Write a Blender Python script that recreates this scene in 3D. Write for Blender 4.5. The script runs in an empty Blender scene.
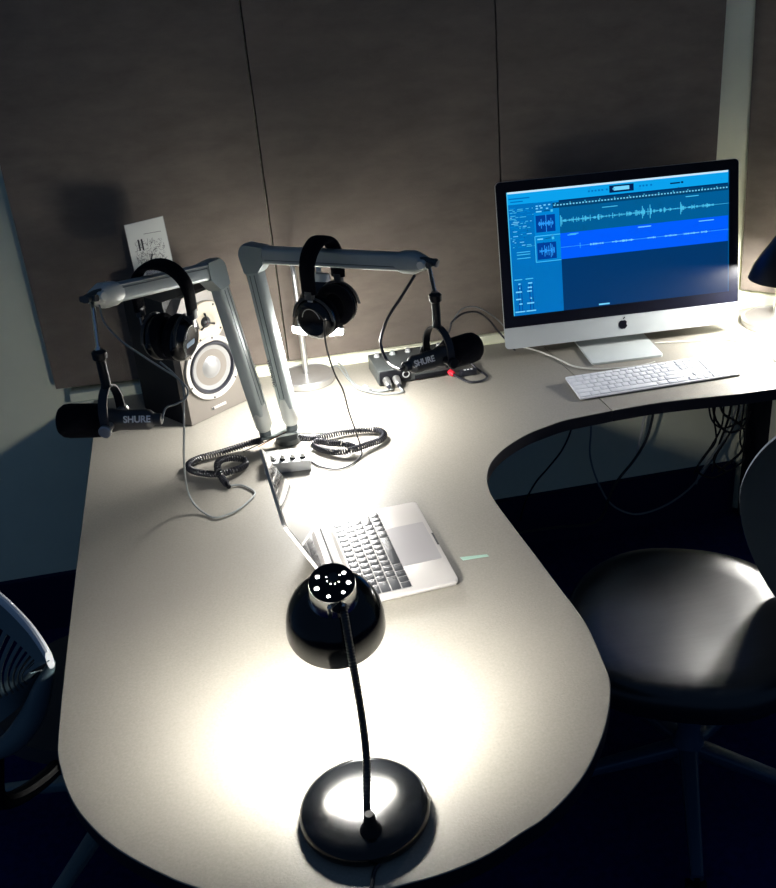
import bpy, bmesh, math, random
from mathutils import Vector, Matrix, Quaternion
random.seed(7)
PI = math.pi
V = Vector
SC = bpy.context.scene
COL = SC.collection
UP = 0.73                      # desk surface height; everything is laid out relative to it, then raised

# ------------------------------------------------------------------ camera
FPX, PPX, PPY = 1030.9, 431.8, 431.0
CAM = V((0, 0, 1.1203))
def _rot(yaw, pitch, roll):
    cy, sy, cp, sp = math.cos(yaw), math.sin(yaw), math.cos(pitch), math.sin(pitch)
    f = V((sy*cp, cy*cp, -sp)); r = V((cy, -sy, 0)); d = f.cross(r)
    cr, sr = math.cos(roll), math.sin(roll)
    return cr*r + sr*d, -sr*r + cr*d, f
RT, DN, FW = _rot(.1815, .4765, .0682)
cam_data = bpy.data.cameras.new('camera'); cam = bpy.data.objects.new('camera', cam_data); COL.objects.link(cam)
cam_data.sensor_fit = 'HORIZONTAL'; cam_data.sensor_width = 36; cam_data.lens = FPX/776*36
cam_data.shift_x = (388-PPX)/776; cam_data.shift_y = (PPY-444)/776
cam_data.clip_start = .02
cam.matrix_world = Matrix(((RT.x, -DN.x, -FW.x, 0), (RT.y, -DN.y, -FW.y, 0), (RT.z, -DN.z, -FW.z, CAM.z), (0, 0, 0, 1)))
SC.camera = cam
def P(x, y, d):                # a pixel of the photograph at camera depth d, as a point of the room
    return CAM + d*(RT*((x-PPX)/FPX) + DN*((y-PPY)/FPX) + FW)
def Z(x, y, z=0.0):            # ... at height z above the desk
    r = P(x, y, 1)-CAM; return CAM + r*((z-CAM.z)/r.z)
def Y(x, y, yy):               # ... on the vertical plane y = yy
    r = P(x, y, 1)-CAM; return CAM + r*(yy/r.y)

# ------------------------------------------------------------------ world, exposure, lamp powers
w = bpy.data.worlds.new('world'); SC.world = w; w.use_nodes = True
w.node_tree.nodes['Background'].inputs[0].default_value = (.27, .52, 1, 1)
w.node_tree.nodes['Background'].inputs[1].default_value = .075
SC.view_settings.view_transform = 'Standard'; SC.view_settings.look = 'None'
SC.view_settings.exposure = .5; SC.view_settings.gamma = 1
LAMP_FRONT, LAMP_MID, LAMP_RIGHT = 13.5, 195.0, 13.0
LAMP_COLOR = (1, .975, .93)

# ------------------------------------------------------------------ materials
def srgb(r, g, b):
    f = lambda c: (c/255/12.92) if c/255 <= .04045 else ((c/255+.055)/1.055)**2.4
    return (f(r), f(g), f(b), 1)
MATS = {}
def mat(name, col, rough=.5, metal=0, emit=None, estr=1, noise=0, nscale=40, bump=0, bscale=None, coat=0, spec=.5, stretch=None, alpha=None, trans=0):
    if name in MATS: return MATS[name]
    m = bpy.data.materials.new(name); m.use_nodes = True; nt = m.node_tree; b = nt.nodes['Principled BSDF']
    b.inputs['Base Color'].default_value = col; b.inputs['Roughness'].default_value = rough; b.inputs['Metallic'].default_value = metal
    b.inputs['Coat Weight'].default_value = coat; b.inputs['Specular IOR Level'].default_value = spec
    if trans: b.inputs['Transmission Weight'].default_value = trans
    if emit: b.inputs['Emission Color'].default_value = emit; b.inputs['Emission Strength'].default_value = estr
    if noise or bump:
        tc = nt.nodes.new('ShaderNodeTexCoord'); mp = nt.nodes.new('ShaderNodeMapping')
        nt.links.new(tc.outputs['Object'], mp.inputs['Vector'])
        if stretch: mp.inputs['Scale'].default_value = stretch
    if noise:
        n = nt.nodes.new('ShaderNodeTexNoise'); n.inputs['Scale'].default_value = nscale; n.inputs['Detail'].default_value = 5; n.inputs['Roughness'].default_value = .65
        nt.links.new(mp.outputs[0], n.inputs['Vector'])
        r = nt.nodes.new('ShaderNodeMapRange'); r.inputs[1].default_value = .3; r.inputs[2].default_value = .7; r.inputs[3].default_value = 1-noise; r.inputs[4].default_value = 1+noise
        nt.links.new(n.outputs['Fac'], r.inputs[0])
        mx = nt.nodes.new('ShaderNodeVectorMath'); mx.operation = 'SCALE'; mx.inputs[0].default_value = col[:3]
        nt.links.new(r.outputs[0], mx.inputs['Scale']); nt.links.new(mx.outputs[0], b.inputs['Base Color'])
    if bump:
        n2 = nt.nodes.new('ShaderNodeTexNoise'); n2.inputs['Scale'].default_value = bscale or nscale; n2.inputs['Detail'].default_value = 3
        nt.links.new(mp.outputs[0], n2.inputs['Vector'])
        bp = nt.nodes.new('ShaderNodeBump'); bp.inputs['Strength'].default_value = bump; bp.inputs['Distance'].default_value = .002
        nt.links.new(n2.outputs['Fac'], bp.inputs['Height']); nt.links.new(bp.outputs[0], b.inputs['Normal'])
    MATS[name] = m; return m
M_desk = mat('desk_laminate', srgb(134, 130, 121), .5, noise=.12, nscale=240, bump=.12, bscale=300)
M_edge = mat('desk_edge', srgb(16, 16, 24), .45)
M_wall = mat('wall_paint', srgb(234, 235, 208), .8, noise=.03, nscale=8)
M_panel = mat('fabric_panel', srgb(106, 97, 89), .95, noise=.16, nscale=9, bump=.3, bscale=250, stretch=(1, 1, 2.5))
M_panel_side = mat('fabric_panel_side', srgb(80, 76, 66), .95)
M_carpet = mat('carpet', (.006, .009, .075, 1), .95, noise=.25, nscale=60, spec=.1)
M_base = mat('rubber_base', (.005, .007, .05, 1), .7, spec=.2)
M_navy = mat('black_plastic', (.003, .0034, .006, 1), .45, spec=.25)
M_foam = mat('black_foam', (.003, .0034, .006, 1), .95, spec=.1, bump=.6, bscale=600)
M_gloss = mat('black_gloss', (.003, .0036, .0045, 1), .16, spec=.45)
M_rubber = mat('black_rubber', (.010, .011, .017, 1), .4, spec=.5)
M_silver = mat('silver_paint', srgb(160, 168, 166), .4, .2)
M_silver_d = mat('silver_groove', srgb(90, 98, 100), .5, .3)
M_ivory = mat('ivory_shell', srgb(205, 207, 200), .35, .1)
M_chrome = mat('chrome', srgb(225, 225, 222), .14, 1)
M_satin = mat('satin_metal', srgb(190, 190, 188), .3, .85, noise=.06, nscale=20)
M_alu = mat('anodised_aluminium', srgb(196, 192, 188), .38, .35)
M_alu2 = mat('trackpad', srgb(176, 173, 174), .3, .3)
M_alu_mac = mat('monitor_aluminium', srgb(178, 184, 186), .4, .25)
M_white = mat('white_plastic', srgb(226, 228, 232), .4)
M_shadein = mat('shade_inside', srgb(240, 240, 235), .5)
M_bulb = mat('bulb', (1, 1, 1, 1), .5, emit=(1, .96, .9, 1), estr=25)
M_grey = mat('grey_plastic', srgb(62, 66, 66), .5, noise=.08, nscale=300)
M_grey_l = mat('light_grey_plastic', srgb(150, 152, 152), .45)
M_dgrey = mat('dark_grey_plastic', srgb(40, 43, 47), .5)
M_leather = mat('black_leather', (.012, .014, .017, 1), .33, spec=.6, bump=.22, bscale=9, stretch=(1, 5, 1))
M_mesh = mat('grey_chair_plastic', srgb(78, 96, 102), .5)
M_baffle = mat('speaker_baffle', srgb(98, 93, 87), .45, .1)
M_cone = mat('speaker_cone', srgb(128, 128, 128), .35, .4)
M_ring = mat('speaker_ring', srgb(158, 155, 150), .4, .1)
M_cream = mat('tweeter_plate', srgb(158, 150, 134), .5)
M_glassblk = mat('screen_bezel', (.003, .0034, .008, 1), .32, spec=.12)
M_red = mat('red_plug', srgb(215, 30, 50), .4)
M_copper = mat('copper_wire', srgb(200, 130, 80), .4, .6)
M_cablegrey = mat('grey_cable', srgb(125, 130, 130), .45)
M_cablewhite = mat('white_cable', srgb(215, 215, 208), .45)
M_blue = mat('blue_label', srgb(40, 110, 150), .4)
M_ink = mat('black_ink', srgb(30, 32, 38), .6)
M_letter = mat('white_lettering', srgb(225, 228, 228), .5)
M_acrylic = mat('acrylic', srgb(170, 172, 168), .1)
M_paper = mat('paper', srgb(205, 207, 200), .7)
def key_mat():
    return mat('key_silver_black', srgb(54, 56, 60), .22, 0, spec=.8)
M_key = key_mat()
M_edge_highlight = mat('edge_highlight', srgb(170, 178, 190), .45)  # pale colour standing in for light caught on the backrest edge

# ------------------------------------------------------------------ mesh helpers
def frame(d, up=None):         # orthonormal frame whose Z is d
    z = V(d).normalized(); u = V(up) if up is not None else (V((0, 0, 1)) if abs(z.z) < .95 else V((0, 1, 0)))
    x = u.cross(z).normalized(); y = z.cross(x)
    return x, y, z
class MB:
    def __init__(s): s.bm = bmesh.new(); s.mi = 0
    def _f(s, vs, smooth=True):
        try:
            f = s.bm.faces.new(vs); f.smooth = smooth; f.material_index = s.mi; return f
        except ValueError: return None
    def box(s, c, size, ax=None, bevel=0, seg=2):
        c = V(c); X, Yy, Zz = ax if ax else (V((1, 0, 0)), V((0, 1, 0)), V((0, 0, 1)))
        vs = []
        for i in (-.5, .5):
            for j in (-.5, .5):
                for k in (-.5, .5): vs.append(s.bm.verts.new(c + X*i*size[0] + Yy*j*size[1] + Zz*k*size[2]))
        fs = []
        for q in ((0, 1, 3, 2), (4, 6, 7, 5), (0, 4, 5, 1), (2, 3, 7, 6), (0, 2, 6, 4), (1, 5, 7, 3)): fs.append(s._f([vs[i] for i in q]))
        if bevel:
            es = set(e for f in fs for e in f.edges)
            r = bmesh.ops.bevel(s.bm, geom=list(es), offset=bevel, segments=seg, profile=.5, affect='EDGES')
            for f in r['faces']: f.smooth = True; f.material_index = s.mi
        return s
    def ring(s, c, x, y, rx, ry=None, n=24, sup=2):
        ry = rx if ry is None else ry; out = []
        for i in range(n):
            a = 2*PI*i/n; ca, sa = math.cos(a), math.sin(a)
            ca = math.copysign(abs(ca)**(2/sup), ca); sa = math.copysign(abs(sa)**(2/sup), sa)
            out.append(s.bm.verts.new(V(c) + x*rx*ca + y*ry*sa))
        return out
    def bridge(s, a, b):
        n = len(a)
        for i in range(n): s._f([a[i], a[(i+1) % n], b[(i+1) % n], b[i]])
    def lathe(s, o, d, prof, n=32, cap0=True, cap1=True, up=None):   # prof: list of (radius, distance along d)
        x, y, z = frame(d, up); rings = []
        for r, t in prof: rings.append(s.ring(V(o)+z*t, x, y, max(r, 1e-5), n=n))
        for a, b in zip(rings, rings[1:]): s.bridge(a, b)
        if cap0: s._f(list(reversed(rings[0])))
        if cap1: s._f(rings[-1])
        return s
    def cyl(s, a, b, r, r2=None, n=20):
        a, b = V(a), V(b); return s.lathe(a, b-a, [(r, 0), (r if r2 is None else r2, (b-a).length)], n)
    def beam(s, a, b, w, h, up, sup=5, n=20, w2=None, h2=None):      # rounded rectangular bar; w along up
        a, b = V(a), V(b); x, y, z = frame(b-a, up)
        r1 = s.ring(a, y, x, w/2, h/2, n, sup); r2 = s.ring(b, y, x, (w2 or w)/2, (h2 or h)/2, n, sup)
        s.bridge(r1, r2); s._f(list(reversed(r1))); s._f(r2); return s
    def tube(s, pts, r, n=8, closed=False, cap=True):
        pts = [V(p) for p in pts]; N = len(pts); rings = []; px = None
        for i in range(N):
            t = (pts[min(i+1, N-1)]-pts[max(i-1, 0)])
            if t.length < 1e-9: t = V((0, 0, 1))
            t.normalize()
            if px is None: px, _, _ = frame(t)
            else: px = (px - t*px.dot(t)).normalized()
            py = t.cross(px); rr = r[i] if isinstance(r, (list, tuple)) else r
            rings.append(s.ring(pts[i], px, py, rr, n=n))
        for a, b in zip(rings, rings[1:]): s.bridge(a, b)
        if cap: s._f(list(reversed(rings[0]))); s._f(rings[-1])
        return s
    def prism(s, poly, z0, z1, ax=None, o=(0, 0, 0)):                 # outline in the X,Y of ax, extruded along Z
        X, Yy, Zz = ax if ax else (V((1, 0, 0)), V((0, 1, 0)), V((0, 0, 1))); o = V(o)
        a = [s.bm.verts.new(o + X*p[0] + Yy*p[1] + Zz*z0) for p in poly]; b = [s.bm.verts.new(o + X*p[0] + Yy*p[1] + Zz*z1) for p in poly]
        s.bridge(a, b); s._f(list(reversed(a))); s._f(b); return s
    def sphere(s, c, r, n=16, sc=(1, 1, 1)):
        rg = []
        for i in range(1, n):
            a = PI*i/n; rg.append(s.ring(V(c)+V((0, 0, -math.cos(a)*r*sc[2])), V((1, 0, 0)), V((0, 1, 0)), math.sin(a)*r*sc[0], math.sin(a)*r*sc[1], n=n*2))
        for a, b in zip(rg, rg[1:]): s.bridge(a, b)
        s._f(list(reversed(rg[0]))); s._f(rg[-1]); return s
    def hull(s, pts):
        b2 = bmesh.new()
        for p in pts: b2.verts.new(p)
        r = bmesh.ops.convex_hull(b2, input=b2.verts)
        bmesh.ops.delete(b2, geom=[v for v in b2.verts if not v.link_faces], context='VERTS')
        mp = {v: s.bm.verts.new(v.co) for v in b2.verts}
        for f in b2.faces: s._f([mp[v] for v in f.verts])
        b2.free(); return s
    def quad(s, pts): s._f([s.bm.verts.new(V(p)) for p in pts], False); return s
    def build(s, name, m, parent=None, at=None, sharp=35, rot=None):
        bmesh.ops.remove_doubles(s.bm, verts=s.bm.verts, dist=1e-6)
        bmesh.ops.recalc_face_normals(s.bm, faces=s.bm.faces)
        off = V((0, 0, 0))
        if parent is not None:
            off = world_loc(parent)
        elif at is not None: off = V(at)
        for v in s.bm.verts: v.co -= off
        me = bpy.data.meshes.new(name); s.bm.to_mesh(me); s.bm.free()
        me.set_sharp_from_angle(angle=math.radians(sharp))
        for mm in (m if isinstance(m, (list, tuple)) else [m]): me.materials.append(mm)
        o = bpy.data.objects.new(name, me); COL.objects.link(o)
        if parent is not None: o.parent = parent
        elif at is not None: o.location = at
        return o
def world_loc(o):
    l = V(o.location)
    while o.parent: o = o.parent; l += o.location
    return l
def tag(o, label, cat, group=None, kind=None):
    if label: o['label'] = label
    if cat: o['category'] = cat
    if group: o['group'] = group
    if kind: o['kind'] = kind
    return o
def thing(name, loc, label, cat, group=None):
    o = bpy.data.objects.new(name, None); COL.objects.link(o); o.location = loc; o.empty_display_size = .05
    return tag(o, label, cat, group)
def structure(name, mb, m, **k):
    o = mb.build(name, m, **k); o['kind'] = 'structure'; return o
def smooth_path(pts, k=8):                                            # Catmull-Rom
    pts = [V(p) for p in pts]; q = [pts[0]*2-pts[1]] + pts + [pts[-1]*2-pts[-2]]; out = []
    for i in range(1, len(q)-2):
        a, b, c, d = q[i-1:i+3]
        for j in range(k):
            t = j/k; out.append(.5*((2*b) + (c-a)*t + (2*a-5*b+4*c-d)*t*t + (3*b-a-3*c+d)*t**3))
    out.append(pts[-1]); return out
def coil_path(pts, R, pitch, k=10, per=10):
    p = smooth_path(pts, k); out = []; ph = 0; px = None
    L = [0]
    for a, b in zip(p, p[1:]): L.append(L[-1]+(b-a).length)
    n = int(L[-1]/pitch*per); j = 0
    for i in range(n+1):
        s_ = L[-1]*i/n
        while j < len(L)-2 and L[j+1] < s_: j += 1
        t = (s_-L[j])/max(L[j+1]-L[j], 1e-9); c = p[j].lerp(p[j+1], t); d = (p[j+1]-p[j]).normalized()
        if px is None: px, _, _ = frame(d)
        else: px = (px-d*px.dot(d)).normalized()
        py = d.cross(px); a = 2*PI*s_/pitch
        out.append(c+px*R*math.cos(a)+py*R*math.sin(a))
    return out
def text_obj(txt, size, o, X, Yy, m, name, parent, ext=.0003, bold=.0):
    cu = bpy.data.curves.new('t', 'FONT'); cu.body = txt; cu.size = size; cu.extrude = ext; cu.offset = bold; cu.align_x = 'CENTER'; cu.align_y = 'CENTER'
    to = bpy.data.objects.new('t', cu); COL.objects.link(to)
    dg = bpy.context.evaluated_depsgraph_get(); me = bpy.data.meshes.new_from_object(to.evaluated_get(dg))
    bpy.data.objects.remove(to)
    X = V(X).normalized(); Zz = X.cross(V(Yy)).normalized(); Y2 = Zz.cross(X)
    off = world_loc(parent)
    for v in me.vertices: v.co = V(o)-off + X*v.co.x + Y2*v.co.y + Zz*v.co.z
    me.name = name; me.materials.clear(); me.materials.append(m)
    ob = bpy.data.objects.new(name, me); COL.objects.link(ob); ob.parent = parent; return ob

# ------------------------------------------------------------------ the setting
FL = -UP
CRN = V((1.48, 2.665, 0)); SD = V((.766, -.643, 0)); SN = V((-.643, -.766, 0))
fl = MB(); fl.box((.5, 1.0, FL-.02), (5.0, 4.6, .04)); structure('floor', fl, M_carpet)
wb = MB(); wb.box((-.26, 2.715, .6), (3.48, .1, 2.66)); structure('wall_back', wb, M_wall)
ws = MB(); c = CRN + SD*.9 - SN*.05; ws.box((c.x, c.y, .6), (1.8, .1, 2.66), (SD, SN, V((0, 0, 1)))); structure('wall_right', ws, M_wall)
bb = MB(); bb.box((-.26, 2.655, FL+.09), (3.46, .02, .18)); structure('baseboard_back', bb, M_base)
bb = MB(); c = CRN + SD*.91 + SN*.006; bb.box((c.x, c.y, FL+.09), (1.76, .012, .18), (SD, SN, V((0, 0, 1)))); structure('baseboard_right', bb, M_base)
tr = MB(); tr.box((.47, 2.633, .006), (1.9, .060, .036), bevel=.003); tr.box((.47, 2.600, -.006), (1.9, .008, .014), bevel=.002); structure('trim_1', tr, M_wall)

PX0, PW, PY = -.512, .61, 2.612
def wall_panel(x0, x1, dz, label):
    o = thing('acoustic_panel', ((x0+x1)/2, PY+.02, .028), label, 'wall panel', 'fabric panels on the back wall')
    g = .0022; b = MB(); z0, z1 = .028, 1.9
    pts = [(x0+g, z0+dz), (x1-g, z0), (x1-g, z1), (x0+g, z1)]
    b.prism(pts, -.036, 0, (V((1, 0, 0)), V((0, 0, 1)), V((0, -1, 0))), (0, PY, 0)); b.build('fabric_face', M_panel, o)
    b = MB(); pts = [(x0+.001, z0+dz+.006), (x1-.001, z0+.006), (x1-.001, z1), (x0+.001, z1)]
    b.prism(pts, -.0425, -.0365, (V((1, 0, 0)), V((0, 0, 1)), V((0, -1, 0))), (0, PY, 0)); b.build('backing_board', M_panel_side, o)
wall_panel(PX0, PX0+PW, .012, 'tall grey-brown fabric wall panel behind the speaker, leftmost')
wall_panel(PX0+PW, PX0+2*PW, 0, 'tall grey-brown fabric wall panel behind the right boom arm, between two seams')
wall_panel(PX0+2*PW, PX0+3*PW, 0, 'tall grey-brown fabric wall panel behind the computer monitor')
o = thing('acoustic_panel', CRN+SD*.35+V((0, 0, .05)), 'grey fabric panel on the angled side wall behind the bell lamp', 'wall panel')
b = MB(); b.prism([(.0, .042), (.9, .042), (.9, 1.9), (-.05, 1.9)], .004, .042, (SD, V((0, 0, 1)), SN), CRN + SD*-.02 + V((0, 0, 0))); b.build('fabric_face', M_panel, o)

# ------------------------------------------------------------------ desk
def sm2(pts, k=3): return [tuple(p)[:2] for p in smooth_path([(q[0], q[1], 0) for q in pts], k)]
outline_px = [(57.5, 745), (59, 762), (65, 785), (75, 806), (88, 823), (103, 838), (120, 851), (140, 863), (162, 874), (185, 884)]
outline = [(-.421, 2.602), (-.406, 2.351), (-.396, 1.82), (-.388, 1.52)]; curve_ = [(-.3845, 1.40)] + [tuple(Z(*q))[:2] for q in outline_px]
arc = [(-.125, .945), (-.06, .918), (.01, .904)] + [tuple(Z(*q))[:2] for q in [(399.7, 885.8), (436, 876), (470, 863.5), (497, 849.5), (520, 834), (542, 820), (560, 804), (577, 785), (590, 765), (601.8, 738), (607, 720), (610, 701.8), (610, 680), (602.5, 660), (595, 642), (585, 622), (573, 605), (560, 588), (545, 568), (530, 548), (517, 531), (505, 515), (497, 504), (490, 492), (487, 480), (488, 470), (492, 461), (500, 452), (509, 445), (520, 438), (532, 432), (545, 427), (562, 421), (580, 417), (595, 414)]]
outline += sm2(curve_ + arc)
desk = thing('desk', (.2, 1.9, FL), 'large curved peninsula desk with speckled beige-grey laminate top', 'desk')
seam_f = tuple(Z(612, 410.6))[:2]; seam_b = (.788, 2.602)
def slab(poly, name, x0=0):
    b = MB(); n = len(poly)
    s0 = [b.bm.verts.new((p[0], p[1], -.0012)) for p in poly]
    cx, cy = sum(p[0] for p in poly)/n, sum(p[1] for p in poly)/n
    top = [];
    for i in range(n):
        a, c_ = V(poly[i-1]), V(poly[(i+1) % n]); t = (c_-a).normalized(); nn = V((-t.y, t.x))
        q = V(poly[i]) + nn*.0013; top.append(b.bm.verts.new((q.x, q.y, 0)))
    f = b._f(top); b.bridge(s0, top)
    s1 = [b.bm.verts.new((p[0], p[1], -.028)) for p in poly]; s2 = [b.bm.verts.new((p[0], p[1], -.030)) for p in poly]
    b.mi = 1; b.bridge(s1, s0); b.bridge(s2, s1); b._f(list(reversed(s2)))
    o = b.build(name, [M_desk, M_edge], desk, sharp=30)
    bm = bmesh.new(); bm.from_mesh(o.data); bmesh.ops.triangulate(bm, faces=[f for f in bm.faces if len(f.verts) > 4]); bm.to_mesh(o.data); bm.free()
    return o
slab(outline + [seam_f, seam_b], 'desktop')
g = .0018
slab([(seam_b[0]+g, seam_b[1]), (seam_f[0]+g, seam_f[1])] + [tuple(Z(*q))[:2] for q in [(630, 407.5), (650, 404), (670, 401.3), (690, 399), (715, 396.5), (740, 394), (776, 389)]] + [(1.55, 2.05), (1.9, 1.97), (2.0, 2.17), (1.532, 2.562), (1.49, 2.602)], 'desktop_extension')
for (x, y) in ((.03, 1.25), (-.25, 2.35)):
    b = MB(); b.lathe((x, y, FL), (0, 0, 1), [(.22, 0), (.22, .012), (.04, .03), (.035, .05), (.035, UP-.032)]); b.build('leg', M_navy, desk)
for (x, y) in ((1.75, 2.2), (1.72, 2.28))[:1]:
    b = MB(); b.cyl((x, y, FL), (x, y, -.031), .03); b.build('leg', M_navy, desk)

# ------------------------------------------------------------------ desk lamps
def point_light(name, loc, power, r, parent):
    l = bpy.data.lights.new(name, 'POINT'); l.energy = power; l.color = LAMP_COLOR; l.shadow_soft_size = r
    o = bpy.data.objects.new(name, l); COL.objects.link(o); o.location = V(loc)-world_loc(parent); o.parent = parent; return o
def shade(parent, top, d, prof, th=.0018, n=48, mo=None):
    b = MB(); x, y, z = frame(d); out = [b.ring(top+z*t, x, y, r, n=n) for r, t in prof]; b.mi = 0
    for p, q in zip(out, out[1:]): b.bridge(p, q)
    b.mi = 1; inn = [b.ring(top+z*(t if i else t+th), x, y, r-th, n=n) for i, (r, t) in enumerate(prof)]
    for p, q in zip(inn, inn[1:]): b.bridge(q, p)
    b.bridge(out[-1], inn[-1]); b.bridge(inn[0], out[0])
    return b.build('lamp_shade', [mo or M_gloss, M_shadein], parent, sharp=60)

# front gooseneck lamp
bc = Z(365, 809, .012); bc.z = 0
lampF = thing('desk_lamp', bc, 'black gooseneck desk lamp with chrome collar and round glossy base in the foreground', 'desk lamp')
b = MB(); b.lathe(bc, (0, 0, 1), [(.084, .0005), (.089, .004), (.0905, .010), (.0895, .017), (.0865, .0225), (.081, .0258), (.072, .0274), (.05, .0284), (.03, .0288), (.001, .029)], 64); b.build('base', M_gloss, lampF, sharp=50)
nf = Z(371, 830, .028); hp = Z(343, 606, .274)
b = MB(); b.lathe(nf-V((0, 0, .004)), (0, 0, 1), [(.016, 0), (.014, .008), (.009, .016), (.0075, .030), (.006, .034)], 24); b.build('neck_socket', M_navy, lampF)
neck = smooth_path([nf, nf.lerp(hp, .1)+V((-.0015, .000, .0)), Z(366.5, 760, .088), Z(363, 725, .130), Z(357.5, 690, .172), Z(350, 648, .227), hp], 14)
nr = [(.0062 if (i % 2) else .0053) for i in range(len(neck))]
fine = []; rr = []
for a, c in zip(neck, neck[1:]):
    fine += [a, a.lerp(c, .5)]; rr += [.0058, .0049]
fine.append(neck[-1]); rr.append(.0058)
b = MB(); b.tube(fine, rr, 14); b.build('gooseneck', mat('ribbed_black', (.012, .015, .018, 1), .3, .3, spec=.7), lampF, sharp=20)
ax = V((.0, .36, -.933)).normalized(); top = Z(332, 583, .297)
R_ = .0322
b = MB(); b.lathe(top, ax, [(R_, .000), (R_+.0005, .002), (R_+.0005, .030), (R_+.003, .033), (R_+.003, .037), (R_-.002, .037)], 48, cap0=False, cap1=False); b.build('collar', M_chrome, lampF, sharp=40)
# cap with real holes, the bulb shining through
cu = bpy.data.curves.new('c', 'CURVE'); cu.dimensions = '2D'; cu.fill_mode = 'BOTH'; cu.extrude = .0012
def circ(cx, cy, r, n=24):
    s = cu.splines.new('POLY'); s.points.add(n-1); s.use_cyclic_u = True
    for i in range(n): a = 2*PI*i/n; s.points[i].co = (cx+r*math.cos(a), cy+r*math.sin(a), 0, 1)
circ(0, 0, R_-.0002, 64)
x_, y_, z_ = frame(-ax, (0, 1, 0))       # y_ points away from the viewer, x_ to a side
for k, (a, rad) in enumerate([(20, .0031), (75, .0031), (130, .0031), (180, .0033), (235, .0026), (290, .0026), (335, .0030)]):
    if k == 1: continue
    a = math.radians(a+14); circ(.0225*math.cos(a), .0225*math.sin(a), rad)
for a in (200, 240, 275, 310, 20, 160): a = math.radians(a); circ(.003+.0098*math.cos(a), .007+.0098*math.sin(a), .0012)
co = bpy.data.objects.new('c', cu); COL.objects.link(co)
me = bpy.data.meshes.new_from_object(co.evaluated_get(bpy.context.evaluated_depsgraph_get())); bpy.data.objects.remove(co)
for v in me.vertices: v.co = top - bc + x_*v.co.x + y_*v.co.y + z_*(v.co.z+.0005)
me.materials.clear(); me.materials.append(M_navy); cap = bpy.data.objects.new('vented_cap', me); COL.objects.link(cap); cap.parent = lampF
b = MB(); b.lathe(top - ax*.0018 + x_*.003+y_*.007, -ax, [(.0072, 0), (.0072, .0022), (.006, .003)], 24); b.build('switch_button', M_dgrey, cap)
b = MB(); b.lathe(top+ax*.006, ax, [(.024, 0), (.0265, .004), (.0265, .02), (.0175, .028), (.0175, .045), (.006, .055)], 24); b.build('bulb', M_bulb, lampF)
b = MB(); b.tube([hp+V((0, -.001, -.004)), hp+V((-.001, .004, .012)), top+ax*.018-y_*(R_+.001)*1.0], [.0085, .009, .0075], 14)
b.build('neck_joint', M_navy, lampF)
for s_ in (-1, 1):
    b = MB(); b.box(top+ax*.02-y_*(R_+.001)+x_*.0095*s_, (.006, .004, .026), (x_, y_, ax), .001); b.build('clamp_tab', M_chrome, lampF)
SHP = [(.0345, .034), (.045, .038), (.055, .046), (.0625, .057), (.0675, .071), (.0705, .088), (.072, .108)]
shade(lampF, top, ax, SHP)
point_light('lamp_light', top+ax*.074, LAMP_FRONT, .03, lampF)
b = MB(); b.tube(smooth_path([bc+V((.005, -.088, .004)), Z(374, 872, .003), Z(371, 890, .003), Z(360, 905, .003), Z(340, 925, .003)], 6), .0028, 8); b.build('power_cord', M_rubber, lampF)

# middle lamp, half hidden by the hanging headphones
mc = V((.137, 2.53, 0))
lampM = thing('desk_lamp', mc, 'lit black-shaded desk lamp on round satin metal base, behind the hanging headphones', 'desk lamp')
BASEP = lambda s: [(.070*s, .0005), (.0735*s, .002), (.0735*s, .016), (.071*s, .019), (.066*s, .020), (.064*s, .0175), (.03*s, .0175), (.014*s, .021), (.001, .021)]
b = MB(); b.lathe(mc, (0, 0, 1), BASEP(1), 48); b.build('base', M_satin, lampM)
axm = V((-.17, -.30, -.93)).normalized(); rimc = P(318, 327, 2.42); topm = rimc - axm*.115
b = MB(); b.cyl(mc+V((0, 0, .019)), mc+V((0, 0, .20)), .0075); b.tube(smooth_path([mc+V((0, 0, .195)), mc+V((0, 0, .29)), V((.14, 2.53, .35)), topm+V((0, .045, .055)), topm+V((0, .01, .02)), topm], 6), .006, 12); b.build('stem', M_satin, lampM)
b = MB(); b.lathe(topm-axm*.012, axm, [(.020, 0), (.025, .004), (.026, .03)], 32); b.build('collar', M_satin, lampM)
shade(lampM, topm, axm, [(.026, .01), (.034, .022), (.045, .045), (.053, .07), (.058, .095), (.0605, .115)])
b = MB(); b.lathe(topm+axm*.108, axm, [(.058, 0), (.0590, .004), (.0595, .0190), (.056, .023), (.03, .026), (.001, .027)], 48); b.build('diffuser', mat('diffuser', (1, 1, 1, 1), .5, emit=(*LAMP_COLOR, 1), estr=LAMP_MID), lampM)

# right lamp, cut by the frame
rc = V((1.455, 2.465, 0))
lampR = thing('desk_lamp', rc, 'black bell-shaded desk lamp with clear-bright round metal base, at the right edge beside the monitor', 'desk lamp')
b = MB(); b.lathe(rc, (0, 0, 1), BASEP(1.28), 48); b.build('base', M_satin, lampR)
axr = V((.0, -.05, -1)).normalized(); rimr = P(789, 279, 2.68); topr = rimr - axr*.16
b = MB(); b.cyl(rc+V((0, 0, .019)), rc+V((0, 0, .08)), .012, .008); b.cyl(rc+V((0, 0, .08)), rc+V((0, 0, .24)), .0075); b.tube(smooth_path([rc+V((0, 0, .23)), rc+V((.005, .0, .33)), rc+V((.03, -.01, .38)), topr+V((0, .02, .05)), topr], 6), .006, 12); b.build('stem', M_chrome, lampR)
b = MB(); b.lathe(topr-axr*.012, axr, [(.018, 0), (.024, .004), (.026, .03)], 32); b.build('collar', M_chrome, lampR)
shade(lampR, topr, axr, [(.028, .005), (.034, .02), (.040, .045), (.052, .064), (.074, .095), (.092, .125), (.103, .155)], mo=M_navy)
b = MB(); b.lathe(topr+axr*.04, axr, [(.01, 0), (.018, .02), (.028, .05), (.022, .07), (.008, .08)], 24); b.build('bulb', M_bulb, lampR)
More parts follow.
